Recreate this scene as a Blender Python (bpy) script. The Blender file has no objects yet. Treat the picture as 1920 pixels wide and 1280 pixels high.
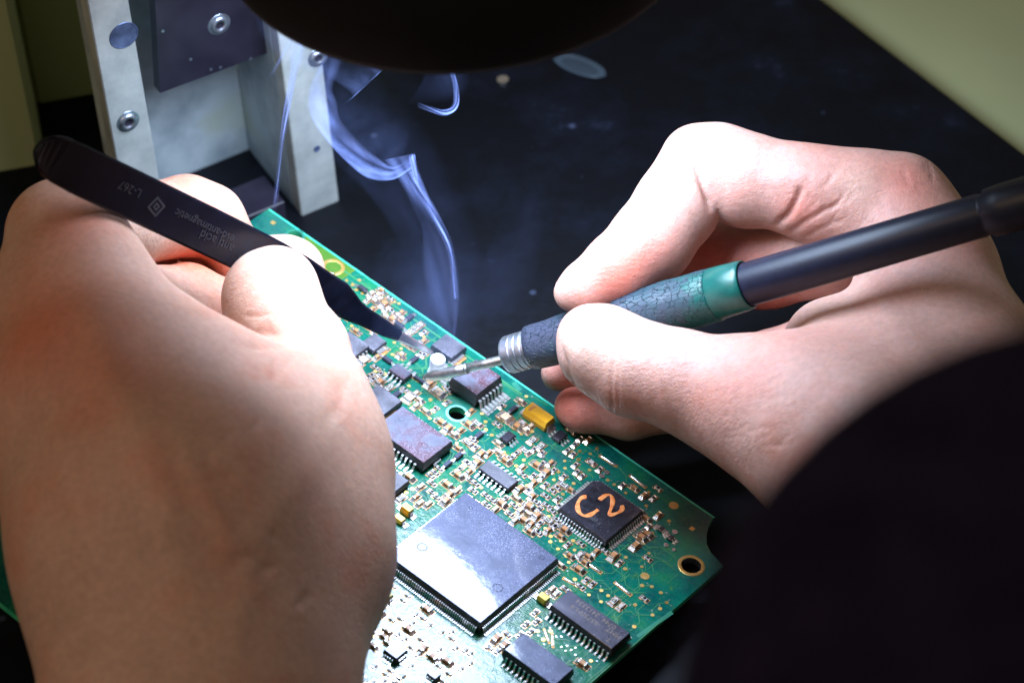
import bpy, math, random
import numpy as np
from mathutils import Matrix, Vector
RX = random.Random(7)

# ---------------------------------------------------------------- camera fit
# one unit is one centimetre.  The camera and the board plane were measured
# from the photograph; world z is the normal of the bench mat.
F = 6004.5; W2 = 960.0; H2 = 640.0
def _rod(r):
    r = np.array(r, float); t = np.linalg.norm(r); k = r / t
    K = np.array([[0, -k[2], k[1]], [k[2], 0, -k[0]], [-k[1], k[0], 0]])
    return np.eye(3) + math.sin(t) * K + (1 - math.cos(t)) * K @ K
RB = _rod((2.186, .859, -.180)); TB = np.array([-.926, 5.065, 72.10])   # board -> camera (x right, y down, z forward)
zw = np.array([-.05, -.705, -.707]); zw /= np.linalg.norm(zw)
xw = np.array([1., 0, 0]) - zw * zw[0]; xw /= np.linalg.norm(xw)
yw = np.cross(zw, xw)
RW = np.stack([xw, yw, zw])                                               # camera -> world
o_c = RB @ np.array([3.96, 4.28, -.16]) + TB - zw * .55                  # a point on the mat
o_b = TB - zw * ((TB - o_c) @ zw)                                         # mat point under the board origin
def c2w(p): return RW @ (np.asarray(p, float) - o_b)
def P(px, py, d): return c2w([(px - W2) / F * d, (py - H2) / F * d, d])
CAMW = c2w([0, 0, 0])
RBW = RW @ RB; TBW = c2w(TB)
def BW(u, v, z=0.): return RBW @ np.array([u, v, z], float) + TBW
def BP(px, py, z=0.):
    ray = RB.T @ np.array([(px - W2) / F, (py - H2) / F, 1.]); c = -RB.T @ TB
    return c + ray * (z - c[2]) / ray[2]
def TP(px, py, z=0.):
    ray = P(px, py, 1.) - CAMW
    return CAMW + ray * (z - CAMW[2]) / ray[2]

S = bpy.context.scene
COL = bpy.data.collections.new('scene'); S.collection.children.link(COL)
cd = bpy.data.cameras.new('camera'); cam = bpy.data.objects.new('camera', cd); COL.objects.link(cam)
M3 = np.stack([RW @ np.array([1, 0, 0]), RW @ np.array([0, -1, 0]), RW @ np.array([0, 0, -1])], 1)
cam.matrix_world = Matrix([list(M3[i]) + [CAMW[i]] for i in range(3)] + [[0, 0, 0, 1]])
cd.sensor_width = 36; cd.lens = F / 1920 * 36; cd.clip_start = 1; cd.clip_end = 1000
cd.dof.use_dof = True; cd.dof.focus_distance = 73.6; cd.dof.aperture_fstop = (cd.lens / 1000) / .72
cd.dof.aperture_blades = 0
S.camera = cam
S.view_settings.view_transform = 'Standard'; S.view_settings.look = 'None'
S.view_settings.exposure = 0; S.view_settings.gamma = 1
S.render.engine = 'CYCLES'
try:
    S.cycles.use_denoising = True
    S.cycles.denoiser = 'OPENIMAGEDENOISE'
    S.cycles.denoising_input_passes = 'RGB_ALBEDO_NORMAL'
except Exception: pass
S.cycles.max_bounces = 6; S.cycles.diffuse_bounces = 3; S.cycles.glossy_bounces = 3
S.cycles.transparent_max_bounces = 16; S.cycles.sample_clamp_indirect = 4
S.cycles.caustics_reflective = False; S.cycles.caustics_refractive = False

# room light: dim and warm, it only lifts what the lamp does not reach
wd = bpy.data.worlds.new('World'); S.world = wd; wd.use_nodes = True
wd.node_tree.nodes['Background'].inputs[0].default_value = (1.0, .90, .76, 1)
wd.node_tree.nodes['Background'].inputs[1].default_value = .21

LAMP = P(860, -150, 68.6); LAMP_R = 451 / F * 68.7
ld = bpy.data.lights.new('lamp_light', 'AREA'); ld.shape = 'DISK'; ld.size = 2 * (LAMP_R - .35)
ld.energy = 6700; ld.color = (.62, .77, 1.0); ld.spread = math.radians(130)
lo = bpy.data.objects.new('lamp_light', ld); COL.objects.link(lo)
lo.location = LAMP + np.array([0, 0, -.05])
# room lamp far to the left front, a soft warm one
kd = bpy.data.lights.new('room_light', 'AREA'); kd.shape = 'DISK'; kd.size = 60
kd.energy = 31000; kd.color = (1.0, .68, .44)
ko = bpy.data.objects.new('room_light', kd); COL.objects.link(ko)
ko.location = (-85, -45, 105)
ko.rotation_euler = (Vector((0, 0, 4)) - Vector(ko.location)).to_track_quat('-Z', 'Y').to_euler()

# ---------------------------------------------------------------- helpers
def setp(o, label=None, cat=None, group=None, kind=None):
    if label: o['label'] = label
    if cat: o['category'] = cat
    if group: o['group'] = group
    if kind: o['kind'] = kind
    return o
def empty(name, label, cat, mat=None, group=None):
    o = bpy.data.objects.new(name, None); COL.objects.link(o); o.empty_display_size = .5
    if mat is not None: o.matrix_world = mat
    return setp(o, label, cat, group)
class MB:
    """collects faces; every face carries a material slot"""
    def __init__(s): s.v = []; s.f = []; s.m = []; s.sm = []
    def add(s, vs, fs, m=0, smooth=False):
        n = len(s.v); s.v += [tuple(map(float, a)) for a in vs]
        for f in fs: s.f.append(tuple(i + n for i in f)); s.m.append(m); s.sm.append(smooth)
        return s
    def box(s, c, d, m=0, b=0., taper=0., R=None, top=None):
        cx, cy, cz = c; x, y, z = [q / 2 for q in d]
        if b <= 0:
            vs = [(sx * (x - (taper if sz > 0 else 0)), sy * (y - (taper if sz > 0 else 0)), sz * z) for sz in (-1, 1) for sy in (-1, 1) for sx in (-1, 1)]
            fs = [(0, 2, 3, 1), (4, 5, 7, 6), (0, 1, 5, 4), (2, 6, 7, 3), (0, 4, 6, 2), (1, 3, 7, 5)]
        else:
            vs = []; b = min(b, x * .9, y * .9, z * .9)
            for (zz, o) in ((-z, 0), (z - b, 0), (z, b)):
                X = x - o - (taper if zz > 0 else 0); Y = y - o - (taper if zz > 0 else 0)
                vs += [(-X + b * .6, -Y, zz), (X - b * .6, -Y, zz), (X, -Y + b * .6, zz), (X, Y - b * .6, zz), (X - b * .6, Y, zz), (-X + b * .6, Y, zz), (-X, Y - b * .6, zz), (-X, -Y + b * .6, zz)]
            fs = [tuple(range(7, -1, -1)), tuple(range(16, 24))]
            for k in (0, 8):
                for i in range(8): j = (i + 1) % 8; fs.append((k + i, k + j, k + 8 + j, k + 8 + i))
        if R is not None: vs = [tuple(R @ np.array(a)) for a in vs]
        vs = [(a[0] + cx, a[1] + cy, a[2] + cz) for a in vs]
        s.add(vs, fs, m)
        if top is not None: s.m[-len(fs) + (1)] = top
        return s
    def disc(s, c, r, m=0, n=14, h=.004, rz=1.):
        vs = [(c[0] + r * math.cos(k * 2 * math.pi / n), c[1] + r * rz * math.sin(k * 2 * math.pi / n), c[2] + zz) for zz in (0, h) for k in range(n)]
        s.add(vs, [tuple(range(n, 2 * n))] + [(k, (k + 1) % n, n + (k + 1) % n, n + k) for k in range(n)], m)
        return s
    def lathe(s, a, b, prof, m=0, n=40, smooth=True, wob=None, ms=None):
        """rings along a->b; prof = [(t in cm from a, radius)]"""
        a = np.array(a, float); b = np.array(b, float); ax = (b - a) / np.linalg.norm(b - a)
        e = np.cross(ax, [0, 0, 1.]);
        if np.linalg.norm(e) < 1e-3: e = np.array([1., 0, 0])
        e /= np.linalg.norm(e); g = np.cross(ax, e)
        vs = []
        for i, (t, r) in enumerate(prof):
            for k in range(n):
                an = 2 * math.pi * k / n; rr = r + (wob(t, an) if wob else 0)
                vs.append(a + ax * t + (e * math.cos(an) + g * math.sin(an)) * rr)
        for i in range(len(prof) - 1):
            mm = ms[i] if ms else m
            s.add([], [], mm)
            base = len(s.v)
            if i == 0: start = base; s.v += [tuple(q) for q in vs]
            for k in range(n):
                j = (k + 1) % n
                s.f.append((start + i * n + k, start + i * n + j, start + (i + 1) * n + j, start + (i + 1) * n + k)); s.m.append(mm); s.sm.append(smooth)
        L = (len(prof) - 1) * n
        s.f.append(tuple(start + k for k in range(n - 1, -1, -1))); s.m.append(ms[0] if ms else m); s.sm.append(False)
        s.f.append(tuple(start + L + k for k in range(n))); s.m.append(ms[-1] if ms else m); s.sm.append(False)
        return s
    def tube(s, pts, rad, m=0, n=8, smooth=True, flat=1., up=(0, 0, 1)):
        pts = [np.array(p, float) for p in pts]; N = len(pts)
        if not hasattr(rad, '__len__'): rad = [rad] * N
        st = len(s.v)
        for i, p in enumerate(pts):
            t = pts[min(i + 1, N - 1)] - pts[max(i - 1, 0)]; t /= np.linalg.norm(t) + 1e-9
            e = np.cross(t, up); e /= np.linalg.norm(e) + 1e-9; g = np.cross(e, t)
            for k in range(n):
                an = 2 * math.pi * k / n
                s.v.append(tuple(p + e * math.cos(an) * rad[i] + g * math.sin(an) * rad[i] * flat))
        for i in range(N - 1):
            for k in range(n):
                j = (k + 1) % n; s.f.append((st + i * n + k, st + i * n + j, st + (i + 1) * n + j, st + (i + 1) * n + k)); s.m.append(m); s.sm.append(smooth)
        s.f.append(tuple(st + k for k in range(n - 1, -1, -1))); s.m.append(m); s.sm.append(False)
        s.f.append(tuple(st + (N - 1) * n + k for k in range(n))); s.m.append(m); s.sm.append(False)
        return s
    def strip(s, pts, w, z, m=0, h=.004):
        """flat ribbon (with a little height) along board-plane points"""
        pts = [np.array(p[:2], float) for p in pts]; N = len(pts)
        if N < 2: return s
        L = []; 
        for i, p in enumerate(pts):
            a = pts[max(i - 1, 0)]; b = pts[min(i + 1, N - 1)]; t = b - a; t /= np.linalg.norm(t) + 1e-9
            nn = np.array([-t[1], t[0]]); L.append((p + nn * w / 2, p - nn * w / 2))
        st = len(s.v)
        for (a, b) in L: s.v += [(a[0], a[1], z), (a[0], a[1], z + h), (b[0], b[1], z + h), (b[0], b[1], z)]
        for i in range(N - 1):
            k = st + 4 * i
            for q in ((0, 1), (1, 2), (2, 3)):
                s.f.append((k + q[0], k + q[1], k + 4 + q[1], k + 4 + q[0])); s.m.append(m); s.sm.append(False)
        return s
    def mesh(s, name, mats):
        me = bpy.data.meshes.new(name); me.from_pydata(s.v, [], s.f)
        for q in (mats if isinstance(mats, (list, tuple)) else [mats]): me.materials.append(q)
        me.polygons.foreach_set('material_index', s.m); me.polygons.foreach_set('use_smooth', s.sm)
        me.update(); return me
    def build(s, name, mats, parent=None, world=False, **kw):
        o = bpy.data.objects.new(name, s.mesh(name, mats)); COL.objects.link(o)
        if parent is not None:
            o.parent = parent
            if world: o.matrix_parent_inverse = parent.matrix_world.inverted()
        return setp(o, **kw)
def inst(name, me, parent, loc=(0, 0, 0), rz=0., sc=None):
    o = bpy.data.objects.new(name, me); COL.objects.link(o); o.parent = parent
    o.location = loc; o.rotation_euler = (0, 0, rz)
    if sc: o.scale = sc
    return o

# ---------------------------------------------------------------- materials
def mat(name, col=(.5, .5, .5), rough=.5, metal=0., **kw):
    m = bpy.data.materials.new(name); m.use_nodes = True; b = m.node_tree.nodes['Principled BSDF']
    b.inputs['Base Color'].default_value = (*col, 1); b.inputs['Roughness'].default_value = rough; b.inputs['Metallic'].default_value = metal
    for k, v in kw.items(): b.inputs[k.replace('_', ' ')].default_value = v
    return m
def nd(m, t, **kw):
    n = m.node_tree.nodes.new(t)
    for k, v in kw.items():
        if k in n.inputs: n.inputs[k].default_value = v
        else: setattr(n, k, v)
    return n
def lk(m, a, b): m.node_tree.links.new(a, b)
def noise(m, scale, detail=4, rough=.55, vec=None, sc3=None):
    tc = nd(m, 'ShaderNodeTexCoord'); n = nd(m, 'ShaderNodeTexNoise'); n.inputs['Scale'].default_value = scale
    n.inputs['Detail'].default_value = detail; n.inputs['Roughness'].default_value = rough
    if sc3:
        mp = nd(m, 'ShaderNodeMapping'); mp.inputs['Scale'].default_value = sc3; lk(m, tc.outputs['Object'], mp.inputs[0]); lk(m, mp.outputs[0], n.inputs['Vector'])
    else: lk(m, tc.outputs['Object'], n.inputs['Vector'])
    return n
def ramp(m, src, stops):
    r = nd(m, 'ShaderNodeValToRGB'); e = r.color_ramp.elements
    while len(e) < len(stops): e.new(.5)
    for i, (p, c) in enumerate(stops): e[i].position = p; e[i].color = (*c, 1) if len(c) == 3 else c
    lk(m, src, r.inputs[0]); return r
def bump(m, src, dist, strength=1., prev=None):
    b = nd(m, 'ShaderNodeBump'); b.inputs['Distance'].default_value = dist; b.inputs['Strength'].default_value = strength
    lk(m, src, b.inputs['Height'])
    if prev is not None: lk(m, prev, b.inputs['Normal'])
    return b
def prin(m): return m.node_tree.nodes['Principled BSDF']
def g3(x): return (x, x, x)

def mottled(name, c1, c2, scale, rough, metal=0., bd=0., bs=30., lo_=.35, hi=.65, **kw):
    m = mat(name, c1, rough, metal, **kw); n = noise(m, scale, 6, .6)
    r = ramp(m, n.outputs[0], [(lo_, c1), (hi, c2)]); lk(m, r.outputs[0], prin(m).inputs['Base Color'])
    if bd: lk(m, bump(m, noise(m, bs, 4).outputs[0], bd).outputs[0], prin(m).inputs['Normal'])
    return m

def make_mask():
    m = mat('solder_mask', (.004, .10, .052), .30, 0, Specular_IOR_Level=.22, Coat_Weight=.75, Coat_Roughness=.09)
    b = prin(m)
    n = noise(m, 1.1, 5, .6); r = ramp(m, n.outputs[0], [(.3, (.0, .045, .046)), (.52, (.0, .105, .072)), (.72, (.008, .15, .055))])
    n2 = noise(m, 2.6, 6, .65); r2 = ramp(m, n2.outputs[0], [(.60, g3(0)), (.74, g3(1))])
    mx = nd(m, 'ShaderNodeMix', data_type='RGBA'); lk(m, r2.outputs[0], mx.inputs[0]); lk(m, r.outputs[0], mx.inputs[6]); mx.inputs[7].default_value = (.05, .15, .03, 1)
    lk(m, mx.outputs[2], b.inputs['Base Color'])
    n3 = noise(m, 9, 5, .6); r3 = ramp(m, n3.outputs[0], [(.4, g3(.16)), (.65, g3(.42))]); lk(m, r3.outputs[0], b.inputs['Roughness'])
    b1 = bump(m, noise(m, 5, 4).outputs[0], .012, .7); b2 = bump(m, noise(m, 26, 3).outputs[0], .003, .8, b1.outputs[0])
    lk(m, b2.outputs[0], b.inputs['Normal']); lk(m, b2.outputs[0], b.inputs['Coat Normal'])
    return m
M_mask = make_mask()
M_edge = mottled('board_edge', (.02, .30, .16), (.05, .38, .17), 3, .45, Subsurface_Weight=.0)
M_trace = mat('masked_copper', (.035, .17, .07), .3, 0, Coat_Weight=.6, Coat_Roughness=.15)
M_pour = mottled('copper_pour', (.008, .13, .095), (.02, .17, .10), 2.2, .33, Coat_Weight=.5, Coat_Roughness=.15)
M_gold = mottled('gold_pad', (.80, .45, .10), (.90, .62, .25), 8, .33, .85)
M_tin = mottled('tinned_solder', (.62, .60, .60), (.86, .84, .84), 14, .26, 1., bd=.004, bs=22)
M_silver = mottled('plated_pin', (.66, .65, .66), (.84, .83, .84), 20, .28, 1.)
M_copper = mottled('copper_flux', (.55, .20, .05), (.80, .42, .16), 12, .35, .6)
M_flux = mat('flux_residue', (.20, .08, .02), .15, 0, Alpha=.4)
M_white = mottled('ceramic_white', (.55, .50, .50), (.72, .66, .64), 9, .45)
M_rtop = mat('resistor_top', (.018, .016, .018), .22)
M_print = mat('pale_print', (.62, .60, .45), .5)
M_brown = mottled('capacitor_brown', (.30, .115, .040), (.44, .20, .08), 10, .4)
M_tan = mottled('capacitor_tan', (.50, .34, .22), (.60, .42, .28), 10, .4)
M_grey = mottled('capacitor_grey', (.36, .30, .28), (.45, .38, .35), 10, .4)
M_silk = mat('silk_print', (.55, .60, .50), .6)

def make_epoxy(name, base=(.018, .018, .024), dust=.0, stain=None, rough=.38, sp=(.55, .62, 1), dc=(.34, .34, .50)):
    m = mat(name, base, rough, 0, Specular_IOR_Level=.6, Coat_Weight=.9, Coat_Roughness=.055)
    b = prin(m); b.inputs['Specular Tint'].default_value = (*sp, 1)
    cur = None
    n = noise(m, 2.0, 6, .65); r = ramp(m, n.outputs[0], [(.35, base), (.7, tuple(c * 2.6 for c in base))]); cur = r.outputs[0]
    if stain:
        n2 = noise(m, stain[1], 5, .6); r2 = ramp(m, n2.outputs[0], [(stain[2], g3(0)), (stain[2] + .12, g3(1))])
        mx = nd(m, 'ShaderNodeMix', data_type='RGBA'); lk(m, r2.outputs[0], mx.inputs[0]); lk(m, cur, mx.inputs[6]); mx.inputs[7].default_value = (*stain[0], 1); cur = mx.outputs[2]
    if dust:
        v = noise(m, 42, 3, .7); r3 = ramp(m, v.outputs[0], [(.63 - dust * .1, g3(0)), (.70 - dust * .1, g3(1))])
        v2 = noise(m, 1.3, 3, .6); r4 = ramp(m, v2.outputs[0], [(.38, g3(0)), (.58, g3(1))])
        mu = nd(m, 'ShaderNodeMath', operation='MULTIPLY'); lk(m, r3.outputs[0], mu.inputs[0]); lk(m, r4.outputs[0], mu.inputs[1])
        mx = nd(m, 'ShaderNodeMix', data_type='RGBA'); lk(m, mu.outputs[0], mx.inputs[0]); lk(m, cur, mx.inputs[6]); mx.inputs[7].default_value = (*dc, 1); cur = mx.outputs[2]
    lk(m, cur, b.inputs['Base Color'])
    n5 = noise(m, 4, 6, .7); r5 = ramp(m, n5.outputs[0], [(.35, g3(rough * .8)), (.7, g3(rough * 1.35))]); lk(m, r5.outputs[0], b.inputs['Roughness'])
    b1 = bump(m, noise(m, 60, 3, .7).outputs[0], .0016, .8); b2 = bump(m, noise(m, 5, 4).outputs[0], .006, .5, b1.outputs[0])
    lk(m, b2.outputs[0], b.inputs['Normal'])
    b3 = bump(m, noise(m, 3, 3).outputs[0], .003, .5); lk(m, b3.outputs[0], b.inputs['Coat Normal'])
    return m
M_epoxy = make_epoxy('black_epoxy')
M_side = mottled('epoxy_side', (.012, .014, .018), (.03, .03, .035), 8, .5)
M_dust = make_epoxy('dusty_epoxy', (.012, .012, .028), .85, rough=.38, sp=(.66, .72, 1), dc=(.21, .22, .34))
M_flat = make_epoxy('matt_epoxy', (.007, .006, .007), .1, rough=.34, sp=(.7, .7, 1))
M_stain = make_epoxy('rosin_stained_epoxy', (.050, .050, .070), .7, ((.055, .010, .012), 1.3, .43), rough=.46, sp=(.8, .8, 1), dc=(.28, .24, .34))
M_violet = make_epoxy('dusty_violet_epoxy', (.034, .032, .042), .8, rough=.5, sp=(.9, .9, 1), dc=(.26, .25, .30))
M_yellow = mottled('tantalum_yellow', (.76, .33, .012), (.86, .44, .022), 3, .38, Coat_Weight=.3, Coat_Roughness=.2)
M_olive = mottled('tantalum_olive', (.50, .36, .03), (.62, .46, .07), 5, .38)
M_marker = mottled('orange_marker', (.60, .13, .015), (.80, .30, .09), 9, .6, bd=.006, bs=16)

# ---------------------------------------------------------------- the board
BM = Matrix([list(RBW[i]) + [TBW[i]] for i in range(3)] + [[0, 0, 0, 1]])
board = empty('circuit_board', 'green circuit board crowded with chips, resistors and capacitors, lying on the black mat', 'circuit board', BM)
TH = .16
U0, U1, V0, V1 = -11.1, 3.96, -8.3, 5.32
def hole_c(px, py): q = BP(px, py); return (q[0], q[1])
HOLES = [(hole_c(857, 775), .215), (hole_c(1296, 1060), .235), (hole_c(625, 501), .20), (hole_c(553, 443), .19)]
def board_mesh():
    # outline with the bite near the right corner, clockwise seen from above
    c1 = BP(1339, 966); c2 = BP(1325, 1003); c3 = BP(1333, 1035); c4 = BP(1356, 1060)
    out = [(U0, V0), (U1, V0), (U1, V1 - 1.0)]
    # concave arc bite
    cc = BP(1372, 1003); a0 = BP(1352, 1055); a1 = BP(1338, 968)
    out = [(U0, V0), (c4[0], V0), (c4[0], c4[1]), (c3[0], c3[1]), (BP(1325, 1019)[0], BP(1325, 1019)[1]), (c2[0], c2[1]), (BP(1329, 985)[0], BP(1329, 985)[1]), (c1[0], c1[1]), (c1[0] - .12, V1), (U0, V1)]
    cu = bpy.data.curves.new('o', 'CURVE'); cu.dimensions = '2D'; cu.fill_mode = 'BOTH'; cu.extrude = TH / 2
    def spl(pts):
        sp = cu.splines.new('POLY'); sp.points.add(len(pts) - 1)
        for p, q in zip(sp.points, pts): p.co = (q[0], q[1], 0, 1)
        sp.use_cyclic_u = True
    spl(out)
    for (c, r) in HOLES: spl([(c[0] + r * math.cos(-k * math.pi / 16), c[1] + r * math.sin(-k * math.pi / 16)) for k in range(32)])
    o = bpy.data.objects.new('tmp', cu); COL.objects.link(o)
    dg = bpy.context.evaluated_depsgraph_get(); me = bpy.data.meshes.new_from_object(o.evaluated_get(dg)); bpy.data.objects.remove(o)
    for v in me.vertices: v.co.z -= TH / 2
    me.materials.clear(); me.materials.append(M_mask); me.materials.append(M_edge)
    for p in me.polygons:
        p.use_smooth = False; p.material_index = 0 if abs(p.normal.z) > .5 else 1
    me.name = 'laminate'; return me
inst('laminate', board_mesh(), board)
ZB = .0

g = MB(); g.box(((U0 + 3.0) / 2, V1 - .022, .0005), (3.0 - U0 - .05, .045, .012), 0, .004); g.build('lit_bare_rim', [mottled('lit_bare_laminate', (.03, .42, .30), (.06, .50, .34), 2, .4)], board)  # uncoated laminate strip; the lit edge's glow is put into its bright colour
# copper pours, vias, traces ------------------------------------------------
CR = {'A': (700, 740, 7.385), 'B': (900, 740, 7.385), 'C': (860, 860, 7.385), 'D': (680, 860, 7.385), 'E': (1020, 840, 7.385), 'F': (1000, 960, 7.385),
      'G': (1120, 900, 7.385), 'H': (1000, 1080, 6.4), 'I': (660, 1050, 5.565), 'J': (840, 1080, 6.4), 'K': (620, 560, 7.385), 'L': (640, 660, 7.385),
      'M': (760, 560, 7.385), 'N': (580, 460, 7.385), 'O': (860, 660, 7.385)}
def cp(c, x, y, z=0.):
    ox, oy, s = CR[c]; return BP(ox + x / s, oy + y / s, z)
VIAS = {
 'E': [(495, 45), (640, 80), (730, 10), (285, 180), (480, 160), (290, 280), (410, 265), (630, 305), (200, 330), (275, 425), (410, 490), (135, 440), (260, 640), (165, 715), (880, 445), (970, 505), (1130, 620), (1450, 610), (1415, 800), (65, 800), (1730, 1010), (1495, 1175), (65, 945)],
 'F': [(240, 335), (550, 395), (645, 425), (235, 410), (380, 400), (340, 510), (570, 525), (455, 610), (490, 695), (420, 775), (1040, 560), (1280, 625), (1600, 570), (1270, 785), (1500, 755), (1505, 1015), (1640, 1030), (1765, 1115), (575, 930), (770, 1145), (940, 1085), (1035, 1155), (935, 1240), (1845, 1250), (1410, 1280)],
 'H': [(1430, 465), (1520, 390), (1600, 315), (1220, 345), (1210, 605), (205, 660), (50, 660), (120, 760), (690, 1015)],
 'B': [(75, 375), (1175, 360), (720, 510), (570, 550), (465, 460), (160, 560), (25, 265), (80, 485), (330, 795), (1380, 780), (1620, 740), (1360, 900), (1085, 1070), (605, 905), (500, 985), (640, 25)],
 'C': [(800, 95), (155, 160), (230, 470), (1200, 965), (945, 370), (825, 620), (770, 530), (1440, 490)],
 'D': [(690, 420), (600, 465), (1350, 390), (1550, 475), (1640, 400), (525, 200), (430, 130), (1260, 820)],
 'A': [(560, 160), (695, 235), (965, 420), (790, 70), (1055, 510), (1155, 670), (1215, 740), (1640, 560), (780, 330), (200, 920), (370, 1010)],
 'L': [(935, 470), (1050, 550), (1230, 670), (1010, 740), (1440, 680), (470, 270), (600, 300)],
 'K': [(1295, 540), (880, 610), (855, 775), (290, 380), (385, 465), (975, 695)],
 'N': [(515, 490), (600, 550), (650, 620), (735, 670), (690, 485), (1240, 810), (1180, 790), (1000, 760)],
 'I': [(110, 1010), (280, 1060), (150, 930), (340, 735), (240, 800), (660, 800), (90, 1210), (210, 1140)],
}
vm = MB(); tm = MB(); VP = []
for c, L in VIAS.items():
    for (x, y) in L:
        q = cp(c, x, y); r = RX.uniform(.040, .052); VP.append(q)
        vm.disc((q[0], q[1], .0085), r, 0, 12, .005)
        if RX.random() < .85:      # little tail towards a via hole
            a = RX.choice([0, .785, 1.57, 2.36, 3.14, 3.93, 4.71, 5.5]); L1 = RX.uniform(.09, .14)
            e = (q[0] + math.cos(a) * L1, q[1] + math.sin(a) * L1)
            tm.strip([q, e], .022, .004); vm.disc((e[0], e[1], .008), .019, 1, 8, .004)
for (c, x, y, r) in [('E', 1795, 795, .115), ('F', 1545, 885, .105)]:
    q = cp(c, x, y); g = MB(); g.disc((0, 0, 0), r, 0, 28, .005); inst('gold_test_pad', g.mesh('gold_test_pad', M_gold), board, (q[0], q[1], .0085))
q = cp('G', 1312, 672); g = MB().box((0, 0, .004), (.115, .115, .006)); inst('alignment_mark', g.mesh('alignment_mark', M_gold), board, (q[0], q[1], .005))
q = BP(512, 418); inst('alignment_mark', bpy.data.meshes['alignment_mark'], board, (q[0], q[1], .005))
# drawn traces
for c, L in [('E', [(290, 180), (385, 185), (670, 380), (680, 420)]), ('E', [(300, 285), (420, 400), (430, 430), (520, 500)]), ('E', [(0, 190), (130, 310), (150, 435)]), ('E', [(1010, 250), (1060, 280), (1090, 340), (1130, 380), (1145, 470)]),
             ('F', [(700, 590), (790, 600), (880, 680), (1000, 690)]), ('F', [(790, 600), (860, 540), (790, 490)]), ('F', [(1180, 480), (1200, 570), (1270, 625)]), ('F', [(1290, 630), (1350, 665), (1375, 650)]),
             ('F', [(350, 700), (470, 750), (540, 735), (660, 735), (790, 830), (830, 870), (835, 930)]), ('F', [(340, 775), (560, 775), (650, 760), (770, 850), (800, 900)]), ('F', [(350, 850), (400, 845), (450, 820), (520, 815)]),
             ('F', [(1210, 960), (1290, 900), (1340, 855)]), ('F', [(1170, 1200), (1270, 1120)]), ('F', [(930, 980), (980, 980), (1080, 1070), (1085, 1110)]), ('F', [(1390, 880), (1480, 885)]), ('F', [(1640, 710), (1665, 830)]),
             ('F', [(1390, 1080), (1470, 1020)]), ('F', [(1300, 380), (1390, 440)]), ('F', [(650, 1130), (740, 1100), (830, 1100)]), ('F', [(890, 1130), (910, 1210)]), ('H', [(1090, 425), (1170, 425), (1220, 465), (1400, 465)]),
             ('H', [(1430, 440), (1420, 410), (1500, 330), (1580, 315)]), ('H', [(400, 880), (440, 840), (560, 825)]), ('H', [(520, 945), (600, 880)]), ('H', [(720, 1120), (800, 1040)]), ('H', [(640, 1270), (900, 1050), (960, 1020)]), ('H', [(680, 1280), (1664, 420)]),
             ('B', [(50, 280), (190, 380)]), ('B', [(160, 470), (190, 520), (290, 570)]), ('B', [(640, 500), (690, 555), (760, 580)]), ('B', [(1190, 915), (1270, 925), (1560, 1130)]), ('B', [(400, 1030), (490, 1040), (740, 890), (820, 890), (1020, 1020), (1040, 1170)]),
             ('B', [(600, 1080), (640, 1000), (740, 915), (800, 915), (980, 1030)]), ('B', [(530, 260), (580, 340), (660, 380)]), ('B', [(640, 25), (740, 30), (830, 80), (950, 150)]), ('A', [(840, 90), (750, 220), (850, 290), (900, 380), (900, 460)]), ('A', [(770, 250), (880, 330), (890, 440)]),
             ('A', [(940, 470), (1100, 450), (1180, 500)]), ('A', [(1455, 150), (1470, 230), (1490, 260)]), ('A', [(1070, 780), (1060, 860), (1000, 930)]), ('A', [(1120, 800), (1080, 900)]), ('C', [(440, 540), (740, 535)]), ('C', [(750, 620), (850, 560), (880, 530)]),
             ('C', [(780, 640), (870, 580), (1000, 600), (1060, 640)]), ('C', [(820, 340), (880, 300), (950, 300), (1010, 350), (1090, 360)]), ('C', [(1210, 560), (1380, 690)]), ('C', [(1240, 530), (1400, 650)]), ('N', [(620, 410), (760, 420), (900, 500)]),
             ('N', [(760, 520), (820, 550), (850, 600)]), ('D', [(650, 440), (740, 370), (780, 340)]), ('D', [(660, 450), (670, 580)])]:
    q = [cp(c, x, y) for (x, y) in L]; tm.strip(q, RX.choice([.020, .024]), .0035)
# long traces along the right edge
for k, (a, b, w) in enumerate([((650, 500), (1010, 715), .05), ((905, 668), (1100, 800), .03), ((880, 668), (960, 715), .02), ((1110, 815), (1290, 935), .018)]):
    A, Bq = BP(*a), BP(*b); off = V1 - .28 - .06 * k
    tm.strip([(A[0], off), (Bq[0], off)], w, .0036)
# fan-out and filler routing
def hole_near(u, v, r=.30): return any((u - c[0]) ** 2 + (v - c[1]) ** 2 < (h_ + r) ** 2 for c, h_ in HOLES)
def filler(n, box):
    for _ in range(n):
        u = RX.uniform(box[0], box[1]); v = RX.uniform(box[2], box[3])
        if hole_near(u, v, .12): continue
        a = RX.choice([0, math.pi / 2, math.pi, 3 * math.pi / 2]); pts = [(u, v)]
        for s_ in range(RX.choice([2, 3, 3, 4])):
            L = RX.uniform(.08, .42); u += math.cos(a) * L; v += math.sin(a) * L
            if not (U0 + .2 < u < U1 - .25 and V0 + .2 < v < V1 - .3) or hole_near(u, v, .12): break
            pts.append((u, v)); a += RX.choice([-1, 1]) * math.pi / 4
        tm.strip(pts, RX.choice([.016, .02, .026]), .003 + RX.random() * .0009)
filler(330, (-2.2, 3.6, -4.2, 3.6)); filler(120, (-5.5, -1, -1, 4.8)); filler(110, (-9, -4, 2, 5.0)); filler(70, (.5, 3.6, -5, -1))
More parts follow.
